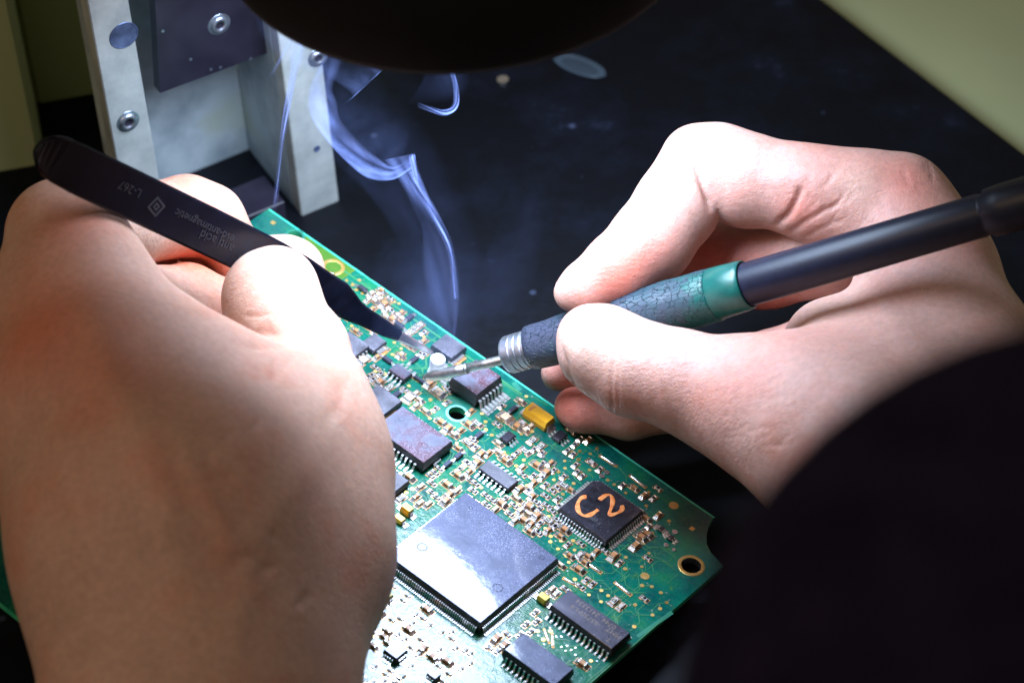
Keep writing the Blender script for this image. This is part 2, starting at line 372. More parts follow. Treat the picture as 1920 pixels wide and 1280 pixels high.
# little etched reference marks beside the vias
MK = [[(0, 0), (0, 1), (.6, 1)], [(0, 1), (.3, 0), (.6, 1)], [(0, 0), (.6, 0), (.6, 1), (.3, 1)], [(0, 0), (0, 1)], [(0, 0), (.6, .2), (0, .8), (.6, 1)]]
for q in VP:
    if RX.random() < .6:
        a0 = RX.choice([0, 1.57]); ca, sa = math.cos(a0), math.sin(a0); ox, oy = q[0] + RX.choice([-.13, .12]), q[1] + RX.uniform(-.1, .1)
        for gi in range(RX.choice([1, 2, 2])):
            tm.strip([(ox + (x * .055 + gi * .055) * ca - y * .06 * sa, oy + (x * .055 + gi * .055) * sa + y * .06 * ca) for x, y in RX.choice(MK)], .010, .0046)
# fan-out below QFP
for k in range(46):
    u = -1.3 + k * .058; tm.strip([(u, -1.70), (u - RX.uniform(-.1, .1), -1.9), (u + RX.uniform(-.25, .25), -2.15 - RX.random() * .2)], .017, .0031)
    v = -1.3 + k * .058; tm.strip([(1.70, v), (1.9, v + RX.uniform(-.1, .1)), (2.15, v + RX.uniform(-.15, .15))], .017, .0033)
for (px, py) in [(H_[0][0], H_[0][1]) for H_ in []]: pass
pm = MB()
for (a, w) in [([('A', 900, 110), ('A', 1380, 380)], .5), ([('H', 1250, 720), ('H', 1664, 430)], .10)]:
    if w < .3: pm.strip([cp(*q) for q in a], w, .0012, 0, .0015)
hc, hr = HOLES[0]; p0_ = len(pm.v); pm.v += [(hc[0] + rr * (1.15 if rr > .3 else 1) * math.cos(k * math.pi / 16), hc[1] + rr * math.sin(k * math.pi / 16), .0028) for rr in (hr + .01, .52) for k in range(32)]
for k in range(32): j = (k + 1) % 32; pm.f.append((p0_ + k, p0_ + 32 + k, p0_ + 32 + j, p0_ + j)); pm.m.append(0); pm.sm.append(False)
pm.strip([BP(790, 1215), BP(900, 1285)], .35, .0014, 0, .0015)
pm.strip([BP(655, 515), BP(560, 450)], .55, .0014, 1, .0015)
pm.strip([cp('O', 760, 420), cp('O', 850, 530)], .13, .0016, 0, .0015)
pm.build('copper_pour', [M_pour, mottled('olive_pour', (.035, .12, .012), (.07, .13, .015), 2, .35)], board, kind='stuff')
tm.build('traces', [M_trace], board, kind='stuff')
vm.build('vias', [M_gold, M_silver], board, kind='stuff')
def ringm(ri, ro, m1=M_gold):
    g = MB(); n = 36; vs = []
    for (r, z) in ((ri, -TH - .002), (ri, .010), (ri + .02, .014), (ro - .02, .014), (ro, .0085)):
        vs += [(r * math.cos(2 * math.pi * k / n), r * math.sin(2 * math.pi * k / n), z) for k in range(n)]
    for i in range(4):
        g.add(vs if i == 0 else [], [], 0)
        for k in range(n):
            j = (k + 1) % n; g.f.append((i * n + k, i * n + j, (i + 1) * n + j, (i + 1) * n + k)); g.m.append(1 if i == 0 else 0); g.sm.append(False)
    return g.mesh('hole_ring', [m1, M_silver if m1 is M_gold else M_edge])
M_ringt = mat('pale_teal_ring', (.16, .46, .42), .4)
for i, (c, r) in enumerate(HOLES):
    inst('hole_ring', ringm(r - .004, r + (.085 if i in (1, 2) else .06), M_gold if i in (1, 2) else (M_ringt if i == 0 else M_pour)), board, (c[0], c[1], 0))

# passive components --------------------------------------------------------
def m_res(l, w, h, tag):
    g = MB(); g.box((0, 0, h / 2 + .004), (l * .98, w, h), 0, .006); g.box((0, 0, h + .0065), (l * .52, w * .80, .006), 1)
    if tag == 'R':
        for k in (-1, 0, 1): g.box((k * l * .13, 0, h + .0105), (l * .05, w * .42, .002), 2)
        for k in (-1, 1): g.box((k * l * .13 + .01, w * .19, h + .0105), (l * .07, w * .06, .002), 2)
    return g.mesh('chip_resistor', [M_white, M_rtop, M_print])
def m_term(l, w, h):
    g = MB(); g.box((0, 0, h / 2 + .004), (l, w, h), 0, .007)
    g.add([(l / 2, -w / 2, h * .55), (l / 2, w / 2, h * .55), (l / 2 + h * .75, w / 2 + .012, .006), (l / 2 + h * .75, -w / 2 - .012, .006), (l / 2, -w / 2 - .012, .004), (l / 2, w / 2 + .012, .004)], [(0, 3, 2, 1), (0, 4, 3), (1, 2, 5)], 0, False)
    g.box((l * .3, 0, .006), (l * 1.5 + h, w + .03, .006), 0); g.box((l * .32, 0, .003), (l * 1.85 + h, w + .06, .005), 1)
    return g.mesh('terminal', [M_tin, M_copper])
def m_cap(l, w, h, mm): return MB().box((0, 0, h / 2 + .004), (l, w, h), 0, .012).mesh('chip_capacitor', [mm])
def m_puddle(l, w):
    g = MB(); n = 14; g.add([(math.cos(2 * math.pi * k / n) * l * (.36 + .2 * RX.random()), math.sin(2 * math.pi * k / n) * w * (.36 + .2 * RX.random()), .0055) for k in range(n)], [tuple(range(n))]); return g.mesh('flux_residue', [M_flux])
KIND = {  # body l, w, h, terminal length
 'r': (.150, .080, .040, .028, 'r'), 'R': (.215, .120, .050, .038, 'R'), 'c': (.165, .090, .082, .034, M_brown), 'k': (.175, .100, .055, .036, M_grey),
 'C': (.205, .130, .095, .042, M_brown), 't': (.165, .090, .080, .034, M_tan), 'B': (.26, .22, .07, .045, M_tan)}
PM = {}
for k, (l, w, h, tl, a) in KIND.items():
    body = m_res(l, w, h, a) if isinstance(a, str) else m_cap(l * .96, w * .96, h * .97, a)
    PM[k] = (body, m_term(tl, w + .004, h + .006), m_puddle(l * 1.9, w * 2.1))
occ = []
def comp(k, q, d):
    if hole_near(q[0], q[1], .10): return
    l, w, h, tl, a = KIND[k]; rz = 0 if d == 'u' else math.pi / 2
    rz += RX.gauss(0, .035)
    o = inst('chip_resistor' if isinstance(a, str) else 'chip_capacitor', PM[k][0], board, (q[0], q[1], .006), rz)
    for s in (0, 1):
        inst('terminal', PM[k][1], o, ((l / 2 - tl / 2 + .004) * (1, -1)[s], 0, 0), s * math.pi)
    if RX.random() < .35: inst('flux_residue', PM[k][2], o, (0, 0, .0))
    occ.append((q[0], q[1], .115))
COMPS = {
 'E': 'rv320,45 rv400,95 rv455,340 rv525,395 rv770,300 rv1085,525 rv1515,700 rv1450,1090 ku655,205 cu1245,560 cv1380,665 ru1575,565 cv1580,940 Ru270,520',
 'G': 'Cu605,800 Cu680,755',
 'F': 'Cu430,250 kv640,600 Cv1105,620 Cu625,800 Cv1410,475 rv475,455 rv1190,710 rv730,945 rv815,1000 ru650,1035 ru1580,645 ru1535,1205 Rv1115,1240 rv90,165 ru65,290 rv300,210',
 'H': 'kv1050,370 Cu585,1060',
 'B': 'Ru1270,500 Rv720,640 Rv835,725 Ru625,785 ku590,395 Bu350,320 tu560,100 ru240,415 rv1310,700 cv1495,640 rv1385,620 rv500,820 rv440,880 Cu350,920 Cu785,985 rv865,960 Cv910,1090 ru590,1105 rv735,1130',
 'C': 'Cv250,70 ru230,350 ru165,300 ru120,60 Cv840,430 ru380,510 Cu590,630 ru765,650 Cu970,670 Cv1080,800 Cu900,860 rv1120,900 ru1095,1010 Ru1235,860 rv1330,940 ru1290,450 ru1205,520 ru1360,410 rv1195,370',
 'D': 'Cu640,265 cv730,545 tv790,630 tv905,640 Rv525,555 tv800,400 Cu1170,370 ru1020,540 ru960,470 Cu1320,240 rv1340,150 ru1000,200 ru940,240 ru1060,140',
 'A': 'Ru1440,405 ru1380,630 Ru1310,670 rv1410,740 cv1200,510 rv1290,955 Cv1430,950 tv510,50 Cu1810,870 cv1590,820 tu900,20',
 'L': 'Cv530,430 Rv650,510 rv440,390 ru880,530 Bv940,640 Cv1220,450 Bu1340,570 ru1460,500 Bv300,120 tv820,50 rv370,350 rv420,330 ru1490,540',
 'K': 'Bv700,720 tu1060,650 cu1120,680 rv1240,770 rv1290,790 cu960,800 ru1190,1110',
 'N': 'cu1000,640 tv950,700 tv860,680 tu900,780 Cv1040,830 tv1080,900 ru1140,920 cv1270,950 tu1060,1000 Cu1150,1040 tv1220,980 tu1280,1030 ru1120,740 tv820,760 tv970,760',
 'I': 'Cu285,550 Cu190,610 ru580,370 ru530,415 Cu780,520 rv665,565 ru415,620 ru210,720 Cu590,730 rv475,770 rv550,820 rv935,750 rv1040,745 ru620,910 Cv740,930 Cu840,1020 Cu990,1060 ru905,1100 ru1010,1180 rv615,1100 ru400,1150 ru355,1190 Rv515,1210 rv1080,915 rv1180,940 rv1235,970 ru140,800 rv310,180 ru430,270 rv1415,900',
 'J': 'ru710,700 Cv575,760 Cv670,840 ru495,860 rv1045,440 tv1240,170 kv1290,220',
}
for c, s_ in COMPS.items():
    for t in s_.split():
        x, y = t[2:].split(','); comp(t[0], cp(c, float(x), float(y)), t[1])
# the cluster of three near the tweezers
for dx in (0, 60, 120): comp('R', cp('K', 1110 + dx * .9, 470 - dx * .75), 'v')

# packages ------------------------------------------------------------------
def m_gull(w, t, z0, out, foot):
    """pin leaving the body at x=0, height z0, down to a foot on the board"""
    pr_ = [(-.03, z0 + t / 2), (out * .38, z0 + t / 2), (out * .62, z0 * .55), (out * .70, t + .012), (out + foot, t + .010),
           (out + foot, .010), (out * .60, .010), (out * .48, z0 * .5), (out * .30, z0 - t / 2), (-.03, z0 - t / 2)]
    g = MB(); n = len(pr_)
    g.add([(x, -w / 2, z) for x, z in pr_] + [(x, w / 2, z) for x, z in pr_], [(k, k + n, (k + 1) % n + n, (k + 1) % n) for k in range(n)] + [(0, 1, 8, 9), (1, 2, 7, 8), (2, 3, 6, 7), (3, 4, 5, 6), (n, n + 9, n + 8, n + 1), (n + 1, n + 8, n + 7, n + 2), (n + 2, n + 7, n + 6, n + 3), (n + 3, n + 6, n + 5, n + 4)])
    if w > .03: g.box((out + foot * .55, 0, .007), (foot * 1.8, w * 1.35, .008), 0)
    return g.mesh('pin', [M_silver])
def m_body(lx, ly, h, mt, z0=.012, ch=.0, dimples=(), notch=0.):
    """epoxy body: waist at mid height, chamfered rim, moulded dimples on top"""
    g = MB(); X, Y = lx / 2, ly / 2; dr = h * .10; zt = z0 + h
    def ring(x, y, z, c=.0):
        c = max(c, .008)
        return [(-x + c, -y, z), (x - c, -y, z), (x, -y + c, z), (x, y - c, z), (x - c, y, z), (-x + c, y, z), (-x, y - c - ch, z) if ch else (-x, y - c, z), (-x, -y + c, z)]
    lv = [ring(X - dr, Y - dr, z0), ring(X, Y, z0 + h * .45), ring(X, Y, z0 + h * .55), ring(X - dr, Y - dr, zt - .012), ring(X - dr - .012, Y - dr - .012, zt)]
    if ch:
        for r_ in lv: r_[5] = (r_[5][0] + ch, r_[5][1], r_[5][2])
    vs = sum(lv, []); g.add(vs, [tuple(range(7, -1, -1))], 1)
    for i in range(4):
        for k in range(8): j = (k + 1) % 8; g.f.append((i * 8 + k, i * 8 + j, i * 8 + 8 + j, i * 8 + 8 + k)); g.m.append(1 if i < 3 else 0); g.sm.append(False)
    g.f.append(tuple(range(32, 40))); g.m.append(0); g.sm.append(False)
    for (dx, dy, r) in dimples:     # raised ring with a dished centre
        n = 28; prof = [(r * 1.12, 0.0005), (r * 1.0, .007), (r * .90, .007), (r * .82, .0012), (0.001, .0012)]; st = len(g.v)
        for (rr, zz) in prof:
            for k in range(n): g.v.append((dx + rr * math.cos(2 * math.pi * k / n), dy + rr * math.sin(2 * math.pi * k / n), zt + zz))
        for i in range(4):
            for k in range(n): j = (k + 1) % n; g.f.append((st + i * n + k, st + i * n + j, st + (i + 1) * n + j, st + (i + 1) * n + k)); g.m.append(0); g.sm.append(False)
    return g.mesh('microchip', [mt, M_side])
def chip(c, lx, ly, h, mt, pins=(), rz=0., label=None, name='microchip', z0=.012, joined=False, **kw):
    o = inst(name, m_body(lx, ly, h, mt, z0, **kw), board, (c[0], c[1], .004), rz)
    if label: o['label'] = label
    for (side, n, pitch, w, out, foot) in pins:
        me = m_gull(w, min(.03, w * .6), z0 + h * .5, out, foot)
        ang = {'+u': 0, '+v': math.pi / 2, '-u': math.pi, '-v': -math.pi / 2}[side]; L = (lx if 'u' in side else ly) / 2
        if joined:
            vs = np.array([v.co[:] for v in me.vertices]); fs = [tuple(p.vertices) for p in me.polygons]; g = joined
            ca, sa = math.cos(ang), math.sin(ang)
            for i in range(n):
                off = (i - (n - 1) / 2) * pitch; q = vs + np.array([L, off, 0]); g.add([(a[0] * ca - a[1] * sa, a[0] * sa + a[1] * ca, a[2]) for a in q], fs)
        else:
            for i in range(n):
                off = (i - (n - 1) / 2) * pitch; x, y = L, off
                inst('pin', me, o, (x * math.cos(ang) - y * math.sin(ang), x * math.sin(ang) + y * math.cos(ang), 0), ang)
    if joined: joined.build('pins', [M_silver], o, kind='stuff')
    occ.append((c[0], c[1], max(lx, ly) * .6)); return o
def quad_c(pts, z):
    q = np.mean([BP(x, y, z) for x, y in pts], 0); return q
def dims(pts, z):
    a = [BP(x, y, z)[:2] for x, y in pts]   # left, top, right, bottom of the top face
    L = (np.linalg.norm(a[2] - a[1]) + np.linalg.norm(a[3] - a[0])) / 2; Wd = (np.linalg.norm(a[1] - a[0]) + np.linalg.norm(a[2] - a[3])) / 2
    return L, Wd

ps = [('+u', 46, .058, .024, .10, .05), ('-u', 46, .058, .024, .10, .05), ('+v', 46, .058, .024, .10, .05), ('-v', 46, .058, .024, .10, .05)]
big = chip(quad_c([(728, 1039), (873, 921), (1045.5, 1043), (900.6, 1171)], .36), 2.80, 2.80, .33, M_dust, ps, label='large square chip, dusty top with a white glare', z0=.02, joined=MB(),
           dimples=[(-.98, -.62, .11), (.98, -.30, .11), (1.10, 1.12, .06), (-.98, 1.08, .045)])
c2 = chip(quad_c([(1048.4, 951), (1117.5, 897.5), (1206, 956.5), (1136.8, 1014)], .22), 1.42, 1.42, .20, M_flat,
          [(s, 16, .080, .036, .09, .05) for s in ('+u', '-u', '+v', '-v')], label='black square chip with orange handwriting', z0=.02, ch=.10, dimples=[(-.58, .58, .05), (.52, .52, .05)])
sj = chip(quad_c([(1033.6, 1130.8), (1067, 1104), (1182, 1187.8), (1146.9, 1217.5)], .33), 1.80, .72, .30, M_flat,
          [('-v', 14, .127, .045, .07, .05), ('+v', 14, .127, .045, .07, .05)], label='long black memory chip with faint grey lettering', z0=.03, dimples=[(.78, -.22 + .4, .05)])
pts = [(702.7, 799.6), (754, 765), (846, 824), (794.8, 867.3)]; L, Wd = dims(pts, .35); print('PSO', L, Wd)
pw = chip(quad_c(pts, .35), L + .1, Wd + .1, .33, M_stain, [('-v', 10, .127, .05, .12, .08), ('+v', 10, .127, .05, .12, .08)], label='thick power chip with a rosin-stained top', z0=.02,
          dimples=[(.42, -.08, .08), (-.5, .16, .07)])
def tabm():
    g = MB(); g.box((0, 0, .05), (.10, .26, .06), 0, .01); return g.mesh('heat_tab', [M_tin])
for s in (-1, 1): inst('heat_tab', tabm(), pw, (s * (L / 2 + .05), -.04, .01))
pts = [(900.6, 876.2), (914, 864), (971, 899), (953.4, 914)]; L, Wd = dims(pts, .16)
chip(quad_c(pts, .16), L + .05, .40, .14, M_violet, [('-v', 7, .127, .05, .08, .07), ('+v', 7, .127, .05, .08, .07)], label='small fourteen-pin chip with a dusty violet top')
pts = [(728.7, 691.8), (745, 681.7), (774, 699.3), (755.8, 710)]; L, Wd = dims(pts, .16)
chip(quad_c(pts, .16), L + .04, Wd + .04, .15, M_stain, [('-v', 4, .127, .05, .09, .07), ('+v', 4, .127, .05, .09, .07)], label='eight-pin chip beside the soldered joint')
# SOJ at the bottom edge
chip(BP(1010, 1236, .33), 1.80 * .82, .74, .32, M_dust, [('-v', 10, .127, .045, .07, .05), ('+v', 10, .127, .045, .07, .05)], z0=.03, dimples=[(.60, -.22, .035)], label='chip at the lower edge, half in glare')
# wide chip below the iron, pins at its right end
chip(BP(897, 705, .5) + np.array([-.05, 0, 0]), .86, .98, .42, M_stain, [('+u', 7, .127, .07, .17, .13), ('-u', 7, .127, .07, .17, .13)], label='tall chip under the iron with wide shiny pins', z0=.02)
# left chips half hidden by the hand
chip(cp('K', 600, 600, .16), .42, .50, .15, M_violet, z0=.02)
chip(cp('K', 270, 640, .2), .70, .70, .18, M_violet, [('+u', 4, .127, .05, .08, .06)], z0=.02)
chip(cp('L', 520, 680, .2), .78, .85, .19, M_violet, z0=.02)
chip(cp('K', 1640, 650, .22), .66, .60, .20, M_violet, z0=.02)
chip(cp('D', 400, 300, .2), .62, .60, .2, M_violet, z0=.02, dimples=[(.2, .0, .035)])
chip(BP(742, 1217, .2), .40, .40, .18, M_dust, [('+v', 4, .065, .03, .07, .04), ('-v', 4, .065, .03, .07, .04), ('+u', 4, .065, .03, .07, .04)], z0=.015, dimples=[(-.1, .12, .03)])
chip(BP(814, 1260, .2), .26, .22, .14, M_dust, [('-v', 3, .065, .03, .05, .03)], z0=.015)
for (q, lx, ly, n, sd) in [(cp('B', 1105, 565, .1), .24, .34, 3, ('+u', '-u')), (cp('B', 390, 580, .1), .24, .34, 3, ('+u', '-u')), (cp('E', 1625, 1115, .06), .11, .17, 3, ('+u', '-u')), (cp('E', 1760, 1235, .06), .11, .17, 2, ('+u', '-u'))]:
    chip(q, lx, ly, .11 if lx > .2 else .07, M_flat, [(s, n, ly / n * .9, .04, .06, .05) for s in sd], name='transistor', z0=.014)
for (q, lx, ly) in [(cp('B', 460, 190, .08), .12, .26), (cp('A', 1180, 835, .08), .12, .24), (cp('A', 1030, 945, .08), .12, .24), (cp('A', 1465, 545, .08), .13, .24), (cp('L', 640, 95, .08), .26, .13), (cp('L', 1010, 90, .08), .13, .24),
                    (cp('L', 760, 580, .08), .14, .26), (cp('N', 740, 590, .08), .26, .14), (cp('N', 1390, 985, .08), .14, .22), (cp('N', 1250, 1095, .08), .26, .14), (cp('L', 1080, 370, .08), .30, .10)]:
    v = ly > lx; chip(q, lx, ly, .08, M_epoxy, [(s, 1, .1, .06, .05, .05) for s in (('+v', '-v') if v else ('+u', '-u'))], name='diode', z0=.014)
# tantalum capacitors
def tant(q, lx, ly, h, mm, label=None):
    g = MB(); X, Y = lx / 2, ly / 2; lv = []
    for (x, y, z) in ((X * .97, Y * .95, .02), (X, Y, h * .5), (X * .985, Y * .93, h * .62), (X * .96, Y * .72, h)):
        b = .015; lv += [(-x, -y + b, z), (-x + b, -y, z), (x - b, -y, z), (x, -y + b, z), (x, y - b, z), (x - b, y, z), (-x + b, y, z), (-x, y - b, z)]
    g.add(lv, [tuple(range(7, -1, -1)), tuple(range(24, 32))])
    for i in range(3):
        for k in range(8): j = (k + 1) % 8; g.f.append((i * 8 + k, i * 8 + j, i * 8 + 8 + j, i * 8 + 8 + k)); g.m.append(0); g.sm.append(False)
    g.box((-X * .62, 0, h + .001), (lx * .10, ly * .68, .003), 1)
    o = inst('tantalum_capacitor', g.mesh('tantalum_capacitor', [mm, M_copper]), board, (q[0], q[1], .004))
    if label: o['label'] = label
    t = MB().box((0, 0, h * .24), (.05, ly * .55, h * .42), 0, .01); t.box((.03, 0, .012), (.16, ly * .7, .012), 0); me = t.mesh('terminal', [M_tin])
    for s in (-1, 1): inst('terminal', me, o, (s * (X + .012), 0, 0), 0 if s > 0 else math.pi)
pts = [(980.5, 768), (997, 751.5), (1043.5, 779), (1025.5, 795)]; L, Wd = dims(pts, .28); print('tant', L, Wd)
tant(quad_c(pts, .28), .70, .40, .28, M_yellow, 'large yellow tantalum capacitor')
tant(cp('D', 620, 665, .2), .26, .22, .20, M_yellow); tant(cp('D', 515, 800, .16), .24, .20, .14, M_yellow)
tant(cp('H', 125, 240, .17), .24, .22, .18, M_olive); tant(cp('I', 360, 335, .18), .28, .22, .17, M_olive)
# fuse-like white/orange blocks
for (q, lx, ly) in [(cp('K', 1745, 830, .08), .17, .46), (cp('A', 170, 260, .03), .17, .52), (cp('K', 690, 720, .06), .18, .26)]:
    g = MB().box((0, 0, .05), (lx, ly, .09), 0, .012); g.box((lx / 2 + .02, 0, .02), (.06, ly, .03), 1)
    inst('ceramic_block', g.mesh('ceramic_block', [M_tin, M_copper]), board, (q[0], q[1], .004))
# solder strips
for (c, a, b) in [('E', (775, 105), (1000, 250)), ('E', (1190, 380), (1405, 545)), ('F', (690, 665), (935, 840)), ('F', (1130, 975), (1350, 1150)), ('F', (420, 915), (580, 1005)), ('H', (130, 640), (190, 800)), ('H', (225, 690), (235, 850))]:
    A, Bq = cp(c, *a), cp(c, *b); L = np.linalg.norm(A - Bq); Cn = (A + Bq) / 2; an = math.atan2((Bq - A)[1], (Bq - A)[0]); w = .035 if c != 'H' else .02
    g = MB(); g.box((0, 0, .004), (L + .05, w * 2.6, .006), 1); g.tube([(-L / 2, 0, .01), (-L / 2 + .05, 0, .014), (L / 2 - .05, 0, .014), (L / 2, 0, .01)], [w * .5, w, w, w * .5], 0, 10, flat=.65)
    inst('solder_strip', g.mesh('solder_strip', [M_tin, M_copper]), board, (Cn[0], Cn[1], .005), an)
# tinned dots and blobs
g = MB()
for (x, y) in [(275, 725), (335, 725), (335, 850), (405, 835), (455, 885), (505, 860), (385, 895), (500, 945)]:
    q = cp('H', x, y); g.disc((q[0], q[1], .006), .026, 0, 10, .012)
for (c, x, y) in [('E', 1810, 1165), ('E', 865, 340), ('E', 800, 390), ('G', 1055, 965), ('G', 950, 900), ('C', 1115, 610), ('C', 960, 490), ('C', 1000, 460), ('B', 870, 860), ('B', 1010, 960), ('K', 1230, 600), ('L', 1430, 190)]:
    q = cp(c, x, y); g.disc((q[0], q[1], .006), RX.uniform(.04, .075), 0, 12, .02)
g.build('solder_dots', [M_tin], board, kind='stuff')
# more small parts where the photograph is crowded: fill free ground near the glare and the far strip
def free(u, v, r): return all((u - a) ** 2 + (v - b) ** 2 > (r + c) ** 2 for a, b, c in occ)
def scatter(n, box, kinds):
    k = 0; t = 0
    while k < n and t < n * 60:
        t += 1; u = RX.uniform(*box[:2]); v = RX.uniform(*box[2:])
        if free(u, v, .07): comp(RX.choice(kinds), (u, v), RX.choice('uv')); k += 1
scatter(26, (1.9, 3.2, -5.2, -2.4), 'rrrc'); scatter(16, (-.9, 1.8, -3.2, -1.9), 'rrrc'); scatter(14, (-8.5, -5, 3.6, 4.9), 'rct'); scatter(14, (-6, -3.4, 1.5, 3.4), 'rrct')
scatter(22, (-1.6, .6, 1.6, 3.2), 'rrctr'); scatter(26, (-4.2, -1.6, .6, 4.4), 'rctrC'); scatter(22, (-1.4, 1.9, 1.5, 4.2), 'rctr'); scatter(26, (-1.9, 1.8, -4.4, -1.9), 'rrct'); scatter(10, (1.9, 3.4, -1.6, 1.2), 'rk'); scatter(14, (-9.3, -6.0, 3.4, 4.9), 'rctt')

# lettering -----------------------------------------------------------------
def text(name, s, size, parent, loc, rot, m, ext=.0015, spacing=1.):
    cu = bpy.data.curves.new(name, 'FONT'); cu.body = s; cu.size = size; cu.extrude = ext; cu.align_x = 'CENTER'; cu.align_y = 'CENTER'; cu.space_character = spacing
    cu.materials.append(m); o = bpy.data.objects.new(name, cu); COL.objects.link(o)
    bpy.context.view_layer.update(); me = bpy.data.meshes.new_from_object(o.evaluated_get(bpy.context.evaluated_depsgraph_get())); bpy.data.objects.remove(o); me.name = name
    o = bpy.data.objects.new(name, me); COL.objects.link(o)
    o.parent = parent; o.location = loc; o.rotation_euler = rot; return o
M_inkg = mat('grey_chip_ink', (.12, .085, .07), .6)
zt = .03 + .30 + .001
for s_, x, y in [('0744  2413334', .0, .20), ('-65750M-9', -.14, .0), ('MMT', .62, .06), ('T', .66, -.17)]:
    text('lettering', s_, .185, sj, (x, y, zt), (0, 0, math.pi), M_inkg)
text('lettering', '507-3', .13, c2, (.12, -.38, .221), (0, 0, math.pi / 4 * 0 + .0), mat('faint_ink', (.08, .08, .09), .5))
text('lettering', 'OM8375PS', .20, big, (.0, -.15, .3505), (0, 0, math.pi), mat('faint_ink_violet', (.07, .07, .16), .5))
# orange marker on the square chip, strokes follow the hand-written C2
def stroke(pts, w):
    Q = [cp('E', x, y, .228) for x, y in pts]; P_ = []
    for i in range(len(Q) - 1):
        for t in (0, .33, .66): P_.append(Q[i] * (1 - t) + Q[i + 1] * t)
    P_.append(Q[-1]); P_ = [sum(P_[max(0, i - 2):i + 3]) / len(P_[max(0, i - 2):i + 3]) for i in range(len(P_))]
    g = MB(); g.tube([(p[0], p[1], 0) for p in P_], [w * (.8 + .2 * math.sin(i * .7)) for i in range(len(P_))], 0, 10, flat=.12); 
    o = g.build('marker_stroke', [M_marker], c2); o.location = (-c2.location[0], -c2.location[1], .2205); return o
stroke([(615, 675), (545, 665), (490, 705), (460, 780), (468, 865), (520, 925), (590, 940), (660, 915), (715, 870), (770, 835)], .066)
stroke([(745, 735), (815, 670), (900, 620), (955, 680), (955, 760), (930, 830), (895, 915), (930, 925), (1000, 900), (1075, 870), (1095, 820), (1075, 770)], .062)

# the cylinder the tweezers hold, and its joint
q0 = BP(816, 701)
g = MB(); g.lathe((0, 0, 0), (0, 0, 1), [(0, .20), (.04, .225), (.08, .21), (.10, .185), (.52, .185), (.55, .172), (.555, .10)], 0, 36)
cyl = inst('small_cylinder', g.mesh('small_cylinder', [mottled('frosted_metal', (.74, .76, .80), (.85, .86, .9), 6, .42, .2)]), None, (0, 0, 0))
cyl.matrix_world = BM @ Matrix.Translation((q0[0] + .03, q0[1] + .0, .03)) @ Matrix.Rotation(.08, 4, 'X')
setp(cyl, 'small frosted metal cylinder standing on the board between tweezer points and iron tip', 'electronic component')

q1 = BP(803, 709); g = MB(); n_ = 18
for i_, (rr, zz) in enumerate([(.16, .0), (.12, .03), (.06, .05), (.001, .055)]): g.v += [(rr * (1 + .12 * math.sin(3 * k)) * math.cos(k * 2 * math.pi / n_), rr * .8 * math.sin(k * 2 * math.pi / n_), zz) for k in range(n_)]
for i_ in range(3):
    for k in range(n_): j = (k + 1) % n_; g.f.append((i_ * n_ + k, i_ * n_ + j, (i_ + 1) * n_ + j, (i_ + 1) * n_ + k)); g.m.append(0); g.sm.append(True)
inst('solder_joint', g.mesh('solder_joint', [mat('wet_solder', (.85, .85, .86), .08, 1.)]), board, (q1[0], q1[1], .006))
# ---------------------------------------------------------------- soldering iron
M_handle = mottled('matt_black_handle', (.005, .007, .018), (.007, .010, .026), 6, .40, bd=.002, bs=18, Specular_IOR_Level=.3)
M_steel = mottled('worn_steel', (.34, .36, .42), (.55, .57, .66), 5, .40, 1., bd=.003, bs=14)
M_tip = mottled('tinned_tip', (.45, .45, .44), (.72, .72, .72), 7, .36, 1., bd=.003, bs=10)
def make_grip():
    m = mat('cracked_green_rubber', (.0, .22, .18), .42); b = prin(m)
    tc = nd(m, 'ShaderNodeTexCoord')
    ax = (P(1345, 546, 72) - P(1000, 651, 74)); 
    v = nd(m, 'ShaderNodeTexVoronoi', feature='DISTANCE_TO_EDGE'); v.inputs['Scale'].default_value = 9.5
    ns = noise(m, 4, 4, .6); mxv = nd(m, 'ShaderNodeMix', data_type='RGBA'); mxv.inputs[0].default_value = .16; lk(m, tc.outputs['Object'], mxv.inputs[6]); lk(m, ns.outputs[1], mxv.inputs[7])
    mp = nd(m, 'ShaderNodeMapping'); mp.inputs['Rotation'].default_value = (0, 0, 0); mp.inputs['Scale'].default_value = (.55, 1.2, 1.2); lk(m, mxv.outputs[2], mp.inputs[0]); lk(m, mp.outputs[0], v.inputs['Vector'])
    cr = ramp(m, v.outputs['Distance'], [(0, g3(0)), (.045, g3(1))])
    dirt = noise(m, 1.2, 6, .65); sep = nd(m, 'ShaderNodeSeparateXYZ'); lk(m, tc.outputs['Object'], sep.inputs[0])
    ad = nd(m, 'ShaderNodeMath', operation='MULTIPLY_ADD'); lk(m, sep.outputs[0], ad.inputs[0]); ad.inputs[1].default_value = .10; lk(m, dirt.outputs[0], ad.inputs[2])
    dr = ramp(m, ad.outputs[0], [(.70, (.032, .037, .062)), (.92, (.016, .045, .060)), (1.10, (.0, .070, .062))])
    mx = nd(m, 'ShaderNodeMix', data_type='RGBA'); lk(m, cr.outputs[0], mx.inputs[0]); mx.inputs[6].default_value = (.006, .03, .04, 1); lk(m, dr.outputs[0], mx.inputs[7]); lk(m, mx.outputs[2], b.inputs['Base Color'])
    b1 = bump(m, cr.outputs[0], .03, .9); b2 = bump(m, noise(m, 22, 4).outputs[0], .006, .7, b1.outputs[0]); lk(m, b2.outputs[0], b.inputs['Normal'])
    return m
def idep(x): return 75.75 - (x - 800) * .0062
def IP(x, y): return P(x, y, idep(x))
i0, i1 = IP(965, 662), IP(1925, 379); iax = (i1 - i0) / np.linalg.norm(i1 - i0)
def it(x):   # distance along the axis for a pixel column
    y = 662 + (x - 965) * (379 - 662) / (1925 - 965); return float((IP(x, y) - i0) @ iax)
